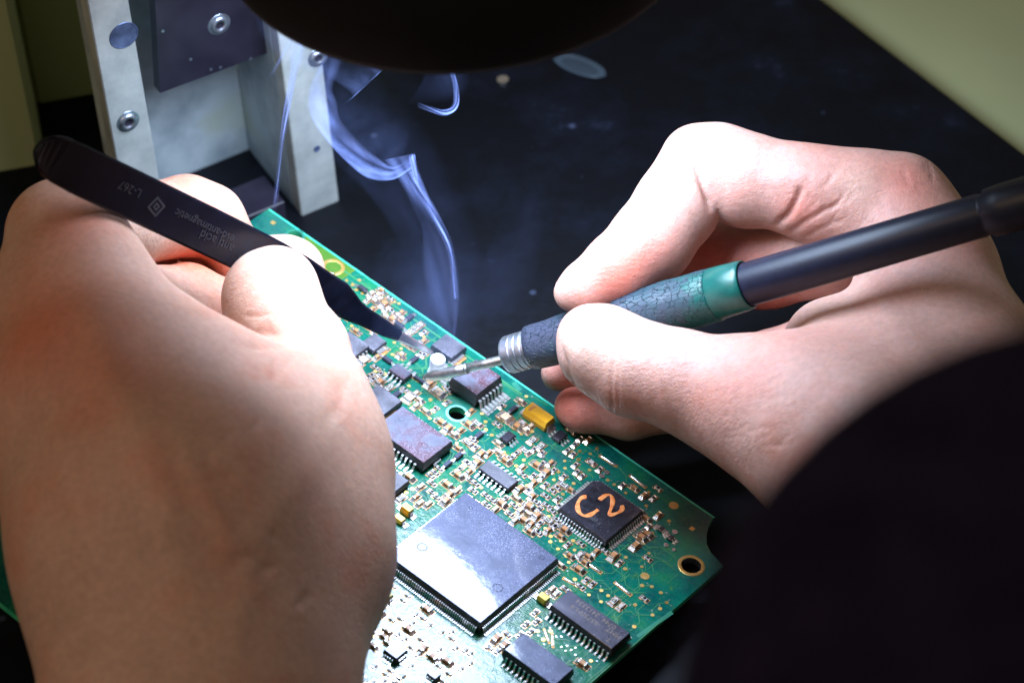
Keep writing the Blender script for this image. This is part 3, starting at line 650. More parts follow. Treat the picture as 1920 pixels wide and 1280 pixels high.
# local frame: x along the axis, so that the rubber texture follows the grip
ez = np.cross(iax, np.cross([0, 0, 1.], iax)); ez /= np.linalg.norm(ez); ey = np.cross(ez, iax)
IM = Matrix([[iax[i], ey[i], ez[i], i0[i]] for i in range(3)] + [[0, 0, 0, 1]])
iron = empty('soldering_iron', 'soldering iron with black handle and cracked green rubber grip, its tip on the board', 'soldering iron', IM)
X0 = (0, 0, 0); X1 = (1, 0, 0); px = lambda r, x: r / F * idep(x)
def wobg(t, a): return .010 * math.sin(3 * a + t * 2.1) + .008 * math.sin(5 * a - 3 * t) + .008 * math.sin(t * 7 + a)
g = MB(); c0 = it(997); c1 = it(1345); rg = lambda x, r: (it(x), px(r, x))
prof = [(c0, px(36, 997)), (c0 + .03, px(42, 1000)), (it(1050), px(45, 1050)), (it(1120), px(47, 1120)), (it(1200), px(49, 1200)), (it(1270), px(50, 1270)), (it(1320), px(51.5, 1320)), (c1 - .02, px(51, 1345)), (c1, px(46, 1345))]
pp = [];
for a, b in zip(prof[:-1], prof[1:]):
    for t in np.linspace(0, 1, 5)[:-1]: pp.append((a[0] + (b[0] - a[0]) * t, a[1] + (b[1] - a[1]) * t))
pp.append(prof[-1])
g.lathe(X0, X1, pp, 0, 64, wob=wobg); g.build('rubber_grip', [make_grip()], iron)
g = MB(); g.lathe(X0, X1, [(c1 - .04, px(46, 1345)), (c1, px(50, 1345)), (it(1395), px(48, 1395)), (it(1404), px(47, 1404)), (it(1406), px(44, 1406)), (it(1398), px(43, 1400))], 0, 56)
g.build('green_collar', [mottled('green_plastic', (.0, .060, .052), (.004, .090, .072), 2, .35, bd=.002, bs=9)], iron)
g = MB(); g.lathe(X0, X1, [(it(1396), px(40, 1400)), (it(1404), px(41.5, 1400)), (it(1600), px(41.5, 1600)), (it(1840), px(41.5, 1840)), (it(1846), px(39.5, 1840)), (it(1852), px(39.5, 1850)), (it(1858), px(46, 1860)), (it(1890), px(48, 1900)), (it(2100), px(47, 2050)), (it(2130), px(40, 2050)), (it(2160), px(18, 2050)), (it(2260), px(14, 2050))], 0, 64)
g.build('handle', [M_handle], iron)
cq = np.array([it(2255), 0, 0]); g = MB(); g.tube([cq, cq + np.array([3, .2, -1.2]), cq + np.array([6, .8, -4.5]), cq + np.array([8, 3, -9])], .28, 0, 12); g.build('cord', [M_handle], iron)
# steel collar with ridges
g = MB(); pf = [(it(950), px(22, 950)), (it(951), px(33, 955)), (it(955), px(36, 955))]
for k, x in enumerate((968, 979, 990)): pf += [(it(x), px(36.5, x)), (it(x + 1.2), px(35.2, x)), (it(x + 1.9), px(35.2, x)), (it(x + 3), px(36.5, x))]
pf += [(it(1001), px(36, 1000))]; g.lathe(X0, X1, pf, 0, 72, smooth=False); g.build('steel_collar', [M_steel], iron)
# tip: straight shaft, ridge, bent working end
def loc_(p): return np.array(IM.inverted() @ Vector(p))
a = loc_(P(1000, 652, idep(1000))); b = loc_(P(952, 672, idep(952) - .1)); c = loc_(P(873, 691, 75.05)); d = loc_(P(840, 699, 75.3)); e = loc_(P(803, 706, 75.55)); f_ = loc_(P(797, 706, 75.6))
g = MB(); g.tube([a, b, b * .5 + c * .5, c], [px(9.5, 950)] * 3 + [px(9, 900)], 0, 24)
g.tube([c + (b - c) * .05, c, c + (d - c) * .02], [px(10, 870), px(11.5, 870), px(10, 870)], 0, 24)
g.tube([c, c * .5 + d * .5, d, d * .45 + e * .55, e, f_], [px(10, 870), px(11, 850), px(11.5, 840), px(11, 820), px(8.5, 803), px(5, 797)], 0, 24)
g.build('tip', [M_tip], iron)

# ---------------------------------------------------------------- tweezers
M_tw = mottled('black_esd_coating', (.0018, .0022, .005), (.003, .0038, .009), 3, .26, bd=.0012, bs=30, Specular_IOR_Level=.25)
M_bare = mottled('bare_steel_points', (.55, .55, .60), (.72, .72, .78), 7, .30, 1.)
def tdep(x): return 67.2 + (x - 66) / (815 - 66) * (75.6 - 67.2)
TW = [  # centre x, y, half width (px, across)
 (66, 281, 6), (68, 282, 14), (72, 283, 22), (78, 285, 30), (88, 289, 37), (100, 294, 42), (114, 301, 45), (150, 319, 47), (220, 352, 47), (300, 390, 46), (380, 428, 45), (450, 462, 44), (510, 492, 43), (560, 519, 41), (585, 536, 40), (610, 549, 37), (635, 560, 33), (650, 572, 27), (665, 584, 22), (681, 593, 18.5), (705, 606, 16.5), (724, 617, 15), (748, 629, 10.5)]
TIPS = [(748, 629, 10.5), (775, 643, 8), (795, 653, 6), (811, 662, 4)]
def blade(lst, thick, dd, name, m, parent):
    g = MB(); st = 0; n = len(lst)
    C_ = [P(x, y, tdep(x) + dd(x)) for x, y, w in lst]
    vw = (P(400, 400, 60) - CAMW); vw /= np.linalg.norm(vw)
    for i, (x, y, w) in enumerate(lst):
        t = C_[min(i + 1, n - 1)] - C_[max(0, i - 1)]; t /= np.linalg.norm(t)
        s_ = np.cross(t, vw); s_ /= np.linalg.norm(s_); nn = np.cross(s_, t); hw = w / F * tdep(x); th = thick / 2
        bb = min(hw * .35, .05)
        for (a_, b_) in ((-hw, -th * .4), (-hw, th * .4), (-hw + bb, th), (hw - bb, th), (hw, th * .4), (hw, -th * .4), (hw - bb, -th), (-hw + bb, -th)):
            g.v.append(tuple(C_[i] + s_ * a_ - nn * b_))
    for i in range(n - 1):
        for k in range(8):
            j = (k + 1) % 8; g.f.append((i * 8 + k, i * 8 + j, i * 8 + 8 + j, i * 8 + 8 + k)); g.m.append(0); g.sm.append(False)
    g.f.append(tuple(range(7, -1, -1))); g.m.append(0); g.sm.append(False); g.f.append(tuple((n - 1) * 8 + k for k in range(8))); g.m.append(0); g.sm.append(False)
    o = g.build(name, [m], parent, world=True)
    return o
tw = empty('tweezers', 'black anti-static tweezers with bare steel points, held over the board', 'tweezers', Matrix.Translation(P(90, 290, tdep(90))))
bpy.context.view_layer.update()
gapf = lambda x: .10 + .55 * math.sin(max(0, min(1, (x - 100) / 680)) * math.pi) ** .8 * .9
o = blade(TW, .13, lambda x: 0., 'front_arm', M_tw, tw)
o = blade(TW, .13, gapf, 'rear_arm', M_tw, tw)
blade(TIPS, .06, lambda x: 0., 'point', M_bare, tw); blade(TIPS, .06, lambda x: .07, 'point', M_bare, tw)
# end cap joining both arms
# engraved lettering
M_eng = mat('engraved_grey', (.013, .013, .018), .5)
def twtext(s_, x, y, size, dy=0):
    C0 = P(x - 40, y - 19, tdep(x - 40) - .07); C1 = P(x + 40, y + 19, tdep(x + 40) - .07); ex = (C0 - C1); ex /= np.linalg.norm(ex)
    vw = (P(400, 400, 60) - CAMW); vw /= np.linalg.norm(vw); ez_ = -vw + ex * (vw @ ex); ez_ /= np.linalg.norm(ez_); eyy = np.cross(ez_, ex)
    xf = x + (y - (390 + (x - 300) * .48)) * .39; q = P(x, y, tdep(xf)) + ez_ * .086
    mw = Matrix([[ex[i], eyy[i], ez_[i], q[i]] for i in range(3)] + [[0, 0, 0, 1]])
    t = text('engraving', s_, size, None, (0, 0, 0), (0, 0, 0), M_eng, ext=.0008); t.parent = tw; t.matrix_world = mw
    t.matrix_parent_inverse = Matrix.Identity(4); t.matrix_local = tw.matrix_world.inverted() @ mw
twtext('anti acid', 402, 450, .30); twtext('esd-antimagnetic', 380, 421, .265); twtext('L-267', 240, 352, .28)
# diamond mark
g = MB(); 
C0 = P(290, 386, tdep(290)); vw = (P(400, 400, 60) - CAMW); vw /= np.linalg.norm(vw); ex = P(330, 404, tdep(330)) - P(250, 366, tdep(250)); ex /= np.linalg.norm(ex); ez_ = -vw + ex * (vw @ ex); ez_ /= np.linalg.norm(ez_); eyy = np.cross(ez_, ex)
for (s0, s1) in ((.24, .17), (.10, .04)):
    vs = [C0 + ez_ * .071 + (ex * math.cos(k * math.pi / 2 + .4) + eyy * math.sin(k * math.pi / 2 + .4)) * r for r in (s0, s1) for k in range(4)]
    g.add(vs, [(k, (k + 1) % 4, 4 + (k + 1) % 4, 4 + k) for k in range(4)])
g.build('engraved_diamond', [M_eng], tw, world=True)
HSTEP = .06
# ---------------------------------------------------------------- hands: one continuous surface each
def rcone(p, a, b, r1, r2):
    ba = b - a; l2 = ba @ ba; rr = r1 - r2; a2 = l2 - rr * rr; il2 = 1. / l2
    if a2 <= 1e-6:
        c, r = (a, r1) if r1 > r2 else (b, r2); return np.linalg.norm(p - c, axis=1) - r
    pa = p - a; y = pa @ ba; z = y - l2; xx = pa * l2 - np.outer(y, ba); x2 = np.einsum('ij,ij->i', xx, xx)
    y2 = y * y * l2; z2 = z * z * l2; k = np.sign(rr) * rr * rr * x2
    o = (np.sqrt(x2 * a2 * il2) + y * rr) * il2 - r1
    m1 = np.sign(z) * a2 * z2 > k; m2 = (~m1) & (np.sign(y) * a2 * y2 < k)
    o[m1] = np.sqrt(x2[m1] + z2[m1]) * il2 - r2; o[m2] = np.sqrt(x2[m2] + y2[m2]) * il2 - r1
    return o
def smin(a, b, k):
    h = np.maximum(k - np.abs(a - b), 0) / k; return np.minimum(a, b) - h * h * k * .25
def pt(x, y, d, r): return (P(x, y, d), r / F * d)
def chain(p, pts, k):
    d = None
    for (a, ra), (b, rb) in zip(pts[:-1], pts[1:]):
        q = rcone(p, a, b, ra, rb); d = q if d is None else smin(d, q, k)
    return d
def hand_sdf(spec):
    def f(p):
        palm = None
        for ch in spec['palm']:
            q = chain(p, ch, spec.get('kp', .9)); palm = q if palm is None else smin(palm, q, spec.get('kp', .9))
        out = palm
        for ch, kf, kj in spec['fingers']:
            q = smin(palm, chain(p, ch, kf), kj); out = smin(out, q, .03)
        for ch, k in spec.get('carve', []):
            q = chain(p, ch, .02); h = np.maximum(k - np.abs(out + q), 0) / k; out = np.maximum(out, -q) + h * h * k * .25
        return out
    return f
def mesh_sdf(f, lo_, hi, h):
    B = 6; H = h * B
    n = np.ceil((np.array(hi) - lo_) / H).astype(int); lo_ = np.array(lo_, float)
    ci = np.stack(np.meshgrid(*[np.arange(k) for k in n], indexing='ij'), -1).reshape(-1, 3)
    dc = f(lo_ + (ci + .5) * H)
    act = np.abs(dc) < H * .9 + .15
    D = np.repeat(np.repeat(np.repeat(np.where(dc > 0, 9., -9.).reshape(n), B, 0), B, 1), B, 2).astype(np.float32)
    off = np.stack(np.meshgrid(*[np.arange(B)] * 3, indexing='ij'), -1).reshape(-1, 3)
    A = ci[act]
    for s in range(0, len(A), 2000):
        idx = (A[s:s + 2000, None, :] * B + off[None]).reshape(-1, 3); D[idx[:, 0], idx[:, 1], idx[:, 2]] = f(lo_ + idx * h)
    sgn = D < 0; N = D.shape
    c0 = np.zeros(tuple(k - 1 for k in N), np.int8)
    for i in (0, 1):
        for j in (0, 1):
            for k in (0, 1): c0 += sgn[i:N[0] - 1 + i, j:N[1] - 1 + j, k:N[2] - 1 + k]
    cell = np.argwhere((c0 > 0) & (c0 < 8)); vid = -np.ones(c0.shape, np.int64); vid[tuple(cell.T)] = np.arange(len(cell))
    acc = np.zeros((len(cell), 3)); cnt = np.zeros(len(cell))
    cor = [(i, j, k) for i in (0, 1) for j in (0, 1) for k in (0, 1)]
    for a in range(8):
        for b in range(a + 1, 8):
            A_, B_ = np.array(cor[a]), np.array(cor[b])
            if np.abs(A_ - B_).sum() != 1: continue
            da = D[tuple((cell + A_).T)]; db = D[tuple((cell + B_).T)]; m = (da < 0) != (db < 0)
            t = np.where(m, da / np.where(m, da - db, 1), 0)
            acc += np.where(m[:, None], A_ + (B_ - A_) * t[:, None], 0); cnt += m
    V = lo_ + (cell + acc / cnt[:, None]) * h
    Fs = []
    for ax in range(3):
        sl = [slice(1, -1)] * 3; sl2 = list(sl); sl[ax] = slice(0, -1); sl2[ax] = slice(1, None)
        s0 = sgn[tuple(sl)]; s1 = sgn[tuple(sl2)]; e = np.argwhere(s0 != s1)
        base = e.copy()
        for q in range(3):
            if q != ax: base[:, q] += 1
        u, w = [(1, 2), (2, 0), (0, 1)][ax]
        def vv(du, dw):
            c = base.copy(); c[:, u] -= du; c[:, w] -= dw; return vid[tuple(c.T)]
        quad = np.stack([vv(1, 1), vv(0, 1), vv(0, 0), vv(1, 0)], 1)
        fl = ~s0[tuple(e.T)]; quad[fl] = quad[fl][:, ::-1]; Fs.append(quad)
    Q = np.concatenate(Fs); Q = Q[(Q >= 0).all(1)]
    # light smoothing of the net
    for _ in range(2):
        ac = np.zeros_like(V); cn = np.zeros(len(V))
        for k in range(4):
            np.add.at(ac, Q[:, k], V[Q[:, (k + 1) % 4]]); np.add.at(cn, Q[:, k], 1)
        V = V * .5 + ac / np.maximum(cn, 1)[:, None] * .5
    return V, Q
def sculpt(V, Q, lines):
    """creases (depth > 0) and veins or tendons (depth < 0) pressed into the skin along poly-lines"""
    n = np.zeros_like(V); a, b, c, d = V[Q[:, 0]], V[Q[:, 1]], V[Q[:, 2]], V[Q[:, 3]]; fn = np.cross(c - a, d - b)
    for k in range(4): np.add.at(n, Q[:, k], fn)
    n /= np.linalg.norm(n, axis=1)[:, None] + 1e-9
    cc = (V - CAMW) @ RW; px_ = np.stack([cc[:, 0] / cc[:, 2] * F + W2, cc[:, 1] / cc[:, 2] * F + H2], 1)
    vd = V - CAMW; vd /= np.linalg.norm(vd, axis=1)[:, None]; face = -(n * vd).sum(1)
    if np.median(face[cc[:, 2] < np.median(cc[:, 2])]) < 0: n = -n; face = -face
    disp = np.zeros(len(V))
    for pts_, w, dep, dr in lines:
        dmin = np.full(len(V), 1e9); fade = np.ones(len(V)); L = len(pts_) - 1
        box = (px_[:, 0] > min(p[0] for p in pts_) - 4 * w) & (px_[:, 0] < max(p[0] for p in pts_) + 4 * w) & (px_[:, 1] > min(p[1] for p in pts_) - 4 * w) & (px_[:, 1] < max(p[1] for p in pts_) + 4 * w) & (face > .05) & (cc[:, 2] > dr[0]) & (cc[:, 2] < dr[1])
        ii = np.where(box)[0]; q = px_[ii]; best = np.full(len(ii), 1e9); tt = np.zeros(len(ii))
        for s in range(L):
            A_, B_ = np.array(pts_[s], float), np.array(pts_[s + 1], float); ab = B_ - A_; t = np.clip(((q - A_) @ ab) / (ab @ ab), 0, 1); e = np.linalg.norm(q - A_ - t[:, None] * ab, axis=1)
            m = e < best; best[m] = e[m]; tt[m] = (s + t[m]) / L
        disp[ii] += dep * np.exp(-(best / w) ** 2) * np.minimum(1, np.sin(np.clip(tt, .02, .98) * math.pi) * 1.6)
    return V - n * disp[:, None]
def hand_mesh(name, spec, h, mt, redspots=(), parent=None, lines=()):
    f = hand_sdf(spec)
    allp = [q for ch in spec['palm'] for q in ch] + [q for ch, a, b in spec['fingers'] for q in ch]
    lo_ = np.min([p - r - .4 for p, r in allp], 0); hi = np.max([p + r + .4 for p, r in allp], 0)
    V, Q = mesh_sdf(f, lo_, hi, h)
    if lines: V = sculpt(V, Q, lines)
    me = bpy.data.meshes.new(name); me.vertices.add(len(V)); me.vertices.foreach_set('co', V.ravel()); me.loops.add(Q.size); me.loops.foreach_set('vertex_index', Q.ravel().astype(np.int32))
    me.polygons.add(len(Q)); me.polygons.foreach_set('loop_start', np.arange(0, Q.size, 4, dtype=np.int32)); me.polygons.foreach_set('loop_total', np.full(len(Q), 4, np.int32)); me.polygons.foreach_set('use_smooth', np.ones(len(Q), bool))
    me.update(calc_edges=True); me.validate()
    red = np.zeros(len(V)); pale = np.zeros(len(V))
    for (c, r, w) in redspots:
        d = np.linalg.norm(V - c, axis=1) / r; g_ = np.exp(-d * d) * abs(w)
        if w > 0: red += g_
        else: pale += g_
    for nm, ar in (('blood_shade', red), ('pale', pale)):
        at = me.attributes.new(nm, 'FLOAT', 'POINT'); at.data.foreach_set('value', np.clip(ar, 0, 1).astype(np.float32))
    me.materials.append(mt); print(name, len(V), len(Q))
    return me
def make_skin(name, base=(.47, .275, .225), red=(.52, .13, .085), pale=(.66, .46, .36)):
    m = mat(name, base, .46, 0, Subsurface_Weight=.35, Subsurface_Scale=.35, Specular_IOR_Level=.42); b = prin(m)
    b.inputs['Subsurface Radius'].default_value = (1., .32, .14)
    n = noise(m, .55, 5, .6); r = ramp(m, n.outputs[0], [(.3, tuple(c * .86 for c in base)), (.5, base), (.72, (base[0] * 1.02, base[1] * .78, base[2] * .72))])
    cur = r.outputs[0]
    for nm, c in (('blood_shade', red), ('pale', pale)):
        at = nd(m, 'ShaderNodeAttribute', attribute_name=nm); mx = nd(m, 'ShaderNodeMix', data_type='RGBA'); lk(m, at.outputs['Fac'], mx.inputs[0]); lk(m, cur, mx.inputs[6]); mx.inputs[7].default_value = (*c, 1); cur = mx.outputs[2]
    n2 = noise(m, 7, 5, .65); r2 = ramp(m, n2.outputs[0], [(.38, g3(.86)), (.6, g3(1.06))]); mx = nd(m, 'ShaderNodeMix', data_type='RGBA', blend_type='MULTIPLY'); mx.inputs[0].default_value = .7; lk(m, cur, mx.inputs[6]); lk(m, r2.outputs[0], mx.inputs[7])
    lk(m, mx.outputs[2], b.inputs['Base Color'])
    tc = nd(m, 'ShaderNodeTexCoord'); v = nd(m, 'ShaderNodeTexVoronoi', feature='DISTANCE_TO_EDGE'); v.inputs['Scale'].default_value = 13; lk(m, tc.outputs['Object'], v.inputs['Vector'])
    vr = ramp(m, v.outputs['Distance'], [(0, g3(0)), (.25, g3(1))])
    w = noise(m, 3.2, 6, .72, sc3=(1, 3.2, 1.6)); wr = ramp(m, w.outputs[0], [(.30, g3(0)), (.60, g3(1))])
    b1 = bump(m, w.outputs[0], .05, .55); b2 = bump(m, vr.outputs[0], .006, .55, b1.outputs[0]); b3 = bump(m, noise(m, 45, 3).outputs[0], .003, .5, b2.outputs[0])
    lk(m, b3.outputs[0], b.inputs['Normal'])
    n6 = noise(m, 5, 4); r6 = ramp(m, n6.outputs[0], [(.35, g3(.36)), (.65, g3(.56))]); lk(m, r6.outputs[0], b.inputs['Roughness'])
    return m
M_skin = make_skin('skin_right'); M_skinl = make_skin('skin_left', (.52, .315, .235), (.56, .15, .08))
# right hand -----------------------------------------------------------------
RH = dict(kp=1.0, palm=[
    [pt(1688, 374, 73.8, 72), pt(1740, 510, 73.2, 112), pt(1790, 690, 71.6, 150), pt(1930, 1000, 67, 260), pt(2150, 1290, 62, 240)],     # back of the hand to the wrist
    [pt(1545, 372, 74.0, 84), pt(1690, 388, 73.8, 76)],
    [pt(1360, 760, 71.6, 92), pt(1490, 780, 70.6, 135), pt(1640, 860, 69.5, 190), pt(1850, 1060, 66.5, 260)],    # thumb base
    [pt(1560, 650, 73.0, 92), pt(1640, 760, 71.5, 150), pt(1780, 880, 70, 190)],
  ], fingers=[
    ([pt(1600, 370, 73.9, 84), pt(1480, 350, 74.1, 80), pt(1400, 338, 74.3, 86), pt(1345, 318, 74.5, 84), pt(1308, 302, 74.5, 70)], .25, .55),   # index: knuckle to joint
    ([pt(1308, 302, 74.5, 70), pt(1268, 388, 74.2, 78), pt(1222, 452, 73.9, 77), pt(1160, 505, 73.6, 66), pt(1100, 540, 73.5, 48), pt(1070, 550, 73.5, 32)], .25, .03),  # index: joint to tip
    ([pt(1480, 770, 70.8, 120), pt(1380, 735, 71.2, 97), pt(1270, 710, 71.6, 90), pt(1190, 690, 71.9, 88), pt(1130, 655, 72.1, 80), pt(1105, 632, 72.3, 60)], .3, .7),   # thumb
    ([pt(1560, 470, 74.8, 84), pt(1440, 490, 76.0, 86), pt(1330, 500, 76.4, 84), pt(1220, 570, 76.2, 66), pt(1100, 670, 76.0, 50), pt(1048, 700, 76.1, 34)], .25, .3),   # middle finger behind the iron
    ([pt(1600, 640, 75.0, 80), pt(1440, 700, 75.2, 76), pt(1300, 752, 75.3, 54), pt(1180, 780, 75.3, 42), pt(1092, 770, 75.3, 38), pt(1075, 762, 75.4, 36)], .25, .3),   # ring finger
  ], carve=[
    ([pt(1303, 322, 73.35, 3.2), pt(1322, 345, 73.3, 4.5), pt(1336, 388, 73.4, 6)], .14),     # fold inside the index joint
    ([pt(1452, 428, 73.0, 5), pt(1490, 380, 72.72, 3.5), pt(1502, 352, 72.75, 1.5)], .20),
    ([pt(1452, 455, 73.0, 4), pt(1505, 425, 72.6, 3), pt(1550, 395, 72.5, 1)], .16),
  ])
spR = [(P(1500, 700, 71), 1.8, .35), (P(1350, 720, 71), 1.0, .3), (P(1580, 330, 72.6), 1.2, .3), (P(1400, 880, 71), 1.2, .4), (P(1200, 470, 73), 1.0, .55), (P(1140, 520, 72.8), .7, .55), (P(1490, 400, 72.9), .6, .5), (P(1700, 330, 72.5), .9, .55), (P(1820, 450, 71.5), .8, .3), (P(1395, 745, 70), .5, .6), (P(1440, 720, 69.5), .5, .3), (P(1080, 770, 75), .8, .7), (P(1040, 700, 75), .8, .8),
       (P(1150, 760, 71.2), .8, .35), (P(1370, 340, 73), .7, .35), (P(1220, 300, 73), .8, -.6), (P(1120, 620, 71), 1., -.5), (P(1610, 340, 72.5), .6, -.5), (P(1550, 620, 72), 1.2, -.4), (P(1380, 520, 75.5), 1.4, .8), (P(1300, 460, 75), .8, .6)]  # last two reds paint the shade inside the grip, the others are skin colour
RNH = random.Random(3)
LR = [([(1296, 285), (1312, 330), (1325, 365), (1338, 400)], 6, .10, (60, 90)), ([(1448, 428), (1478, 402), (1496, 372), (1503, 345)], 6, .09, (60, 90)), ([(1468, 445), (1510, 415), (1552, 392), (1580, 378)], 5, .05, (60, 90)), ([(1500, 450), (1545, 425), (1590, 408)], 4, .035, (60, 90)),
      ([(1152, 655), (1146, 720), (1150, 795)], 4, .030, (60, 72.5)), ([(1163, 665), (1158, 730), (1163, 800)], 4, .018, (60, 72.5)), ([(1050, 640), (1066, 700), (1084, 750), (1118, 798)], 4.5, .06, (60, 73)), ([(1066, 628), (1082, 690), (1100, 740), (1130, 780)], 10, -.025, (60, 73)),
      ([(1235, 610), (1222, 690), (1232, 790)], 10, .020, (60, 72)), ([(1300, 640), (1296, 720), (1318, 810)], 14, .02, (60, 72)),
      ([(1560, 700), (1500, 740), (1440, 800), (1390, 870)], 30, -.05, (60, 72)), ([(1420, 330), (1520, 330), (1620, 345)], 22, -.04, (60, 76)), ([(1620, 560), (1700, 620), (1780, 720)], 30, -.05, (60, 73))]
for k in range(9): x = 1160 - k * 11; y = 396 + k * 17; LR.append(([(x - 14, y - 8), (x + 22, y + 8)], 3.2, .030 if k % 3 == 0 else .014, (60, 90)))
for k in range(16): x = RNH.uniform(1470, 1580); y = RNH.uniform(345, 430); LR.append(([(x, y), (x + 14, y - 13), (x + 24, y - 30)], 2.6, .014, (60, 90)))
for k in range(26): x = RNH.uniform(1350, 1470); y = RNH.uniform(690, 840); a_ = RNH.uniform(-.3, .9); L_ = RNH.uniform(18, 44); LR.append(([(x, y), (x + L_ * .5, y - L_ * a_ * .4), (x + L_, y - L_ * a_)], 3, .014, (60, 72)))
for k in range(7): x = 1270 + k * 10; LR.append(([(x, 232), (x - 4, 250), (x - 2, 268)], 3, .014, (60, 90)))
for k in range(10): x = RNH.uniform(1660, 1760); y = RNH.uniform(300, 360); LR.append(([(x, y), (x + 10, y + 16)], 4, .015, (60, 90)))
LL = [([(452, 591), (482, 593), (518, 588)], 3.5, .030, (60, 80)), ([(430, 640), (480, 652), (560, 648), (600, 640)], 7, .05, (60, 80)), ([(470, 620), (520, 628), (570, 622)], 5, .02, (60, 80)),
      ([(640, 780), (560, 900), (480, 1010), (455, 1130), (430, 1280)], 30, -.05, (50, 80)), ([(330, 820), (400, 960), (455, 1060)], 24, -.07, (50, 80)), ([(140, 500), (200, 700), (300, 900), (360, 1150)], 40, -.10, (50, 80)),
      ([(60, 620), (120, 860), (200, 1100)], 30, -.08, (50, 80)), ([(240, 600), (330, 740), (430, 860)], 40, .05, (50, 80)), ([(650, 700), (640, 760), (600, 800)], 14, .03, (50, 80)), ([(300, 880), (380, 905), (450, 890)], 16, .04, (50, 80)), ([(420, 1060), (470, 1040), (520, 1075)], 14, .05, (50, 80))]
for k in range(22): x = 285 + k * 6.5; y = 528 + k * 1.6; LL.append(([(x, y), (x + 5, y + 18), (x + 6, y + 34)], 2.6, .014, (60, 90)))
for k in range(26): x = RNH.uniform(60, 600); y = RNH.uniform(560, 1200); LL.append(([(x, y), (x + RNH.uniform(-50, 50), y + RNH.uniform(20, 60))], 9, RNH.choice([-.02, .03]), (50, 80)))
rh = empty('hand', 'bare right hand holding the soldering iron between thumb and index finger', 'hand', Matrix.Translation(P(1700, 700, 71)))
bpy.context.view_layer.update()
def wpart(name, me, par):
    o = bpy.data.objects.new(name, me); COL.objects.link(o); o.parent = par; o.matrix_parent_inverse = par.matrix_world.inverted(); return o
wpart('body', hand_mesh('right_hand_skin', RH, HSTEP, M_skin, spR, lines=LR), rh)
# thumb nail, seen on edge
M_nail0 = 0
M_nail = mat('nail', (.66, .42, .36), .22, 0, Subsurface_Weight=.3, Coat_Weight=.5)
# left hand ------------------------------------------------------------------
LH = dict(kp=.95, palm=[
    [pt(115, 440, 70.4, 84), pt(150, 446, 70.3, 73)], [pt(250, 640, 69.2, 100), pt(150, 560, 69.2, 110)], [pt(560, 800, 69.2, 110), pt(430, 900, 68, 190), pt(330, 780, 68.2, 190)],
    [pt(118, 440, 70.60, 88), pt(150, 560, 69.40, 122), pt(200, 760, 67.75, 200), pt(325, 1000, 66.25, 292), pt(365, 1340, 64.50, 280)],   # index knuckle to wrist
    [pt(590, 740, 69.80, 96), pt(572, 880, 68.80, 148), pt(545, 1040, 67.50, 178), pt(455, 1340, 65.25, 200)],             # thumb bone
    [pt(300, 700, 69.00, 110), pt(430, 780, 68.60, 120), pt(470, 900, 68.00, 170)],
    [pt(60, 560, 69.75, 60), pt(120, 800, 67.75, 115), pt(300, 1140, 66.00, 190)],
  ], fingers=[
    ([pt(590, 750, 69.80, 94), pt(560, 660, 70.70, 92), pt(515, 590, 71.45, 90), pt(508, 555, 71.65, 86), pt(520, 535, 71.80, 72)], .3, .35),     # thumb
    ([pt(120, 440, 71.00, 84), pt(230, 425, 72.60, 78), pt(350, 405, 74.60, 74), pt(392, 412, 75.00, 64), pt(455, 490, 75.60, 50), pt(535, 502, 75.50, 58), pt(552, 507, 75.40, 58)], .25, .3),   # index finger
    ([pt(150, 560, 70.25, 90), pt(250, 570, 72.00, 74), pt(350, 562, 74.20, 66), pt(440, 590, 75.00, 60), pt(540, 620, 75.20, 54), pt(592, 628, 75.20, 46)], .25, .3),   # middle finger
    ([pt(200, 640, 70.25, 90), pt(300, 640, 72.50, 70), pt(420, 660, 74.60, 60), pt(520, 690, 74.80, 50)], .25, .3),
    ([pt(150, 520, 71.50, 80), pt(280, 478, 75.60, 60), pt(430, 515, 76.60, 58), pt(480, 540, 76.80, 50)], .25, .3),
  ], carve=[])
spL = [(P(110, 340, 68), .9, .5), (P(40, 620, 66), 1.2, .35), (P(200, 700, 65), 1.2, .35), (P(350, 1080, 60), 1.5, .3), (P(150, 1000, 60), 1.2, .3), (P(330, 350, 74), .7, .4), (P(540, 540, 70.5), 1.0, -.5), (P(590, 490, 74), .8, -.8), (P(600, 620, 74), .5, -.3),
       (P(110, 450, 67), .8, -.3), (P(300, 900, 66), 2.4, .3), (P(90, 600, 67), 1.8, .55), (P(130, 400, 68.5), 1.2, .4), (P(480, 700, 68.5), 1.6, .35), (P(340, 480, 75), 1.3, .8), (P(330, 480, 74), 1.2, .7)]  # last two reds paint the shade between index and middle finger
lh = empty('hand', 'bare left hand in the near left, pinching the black tweezers', 'hand', Matrix.Translation(P(300, 900, 67)))
bpy.context.view_layer.update()
wpart('body', hand_mesh('left_hand_skin', LH, HSTEP * 1.15, M_skinl, spL, lines=LL), lh)
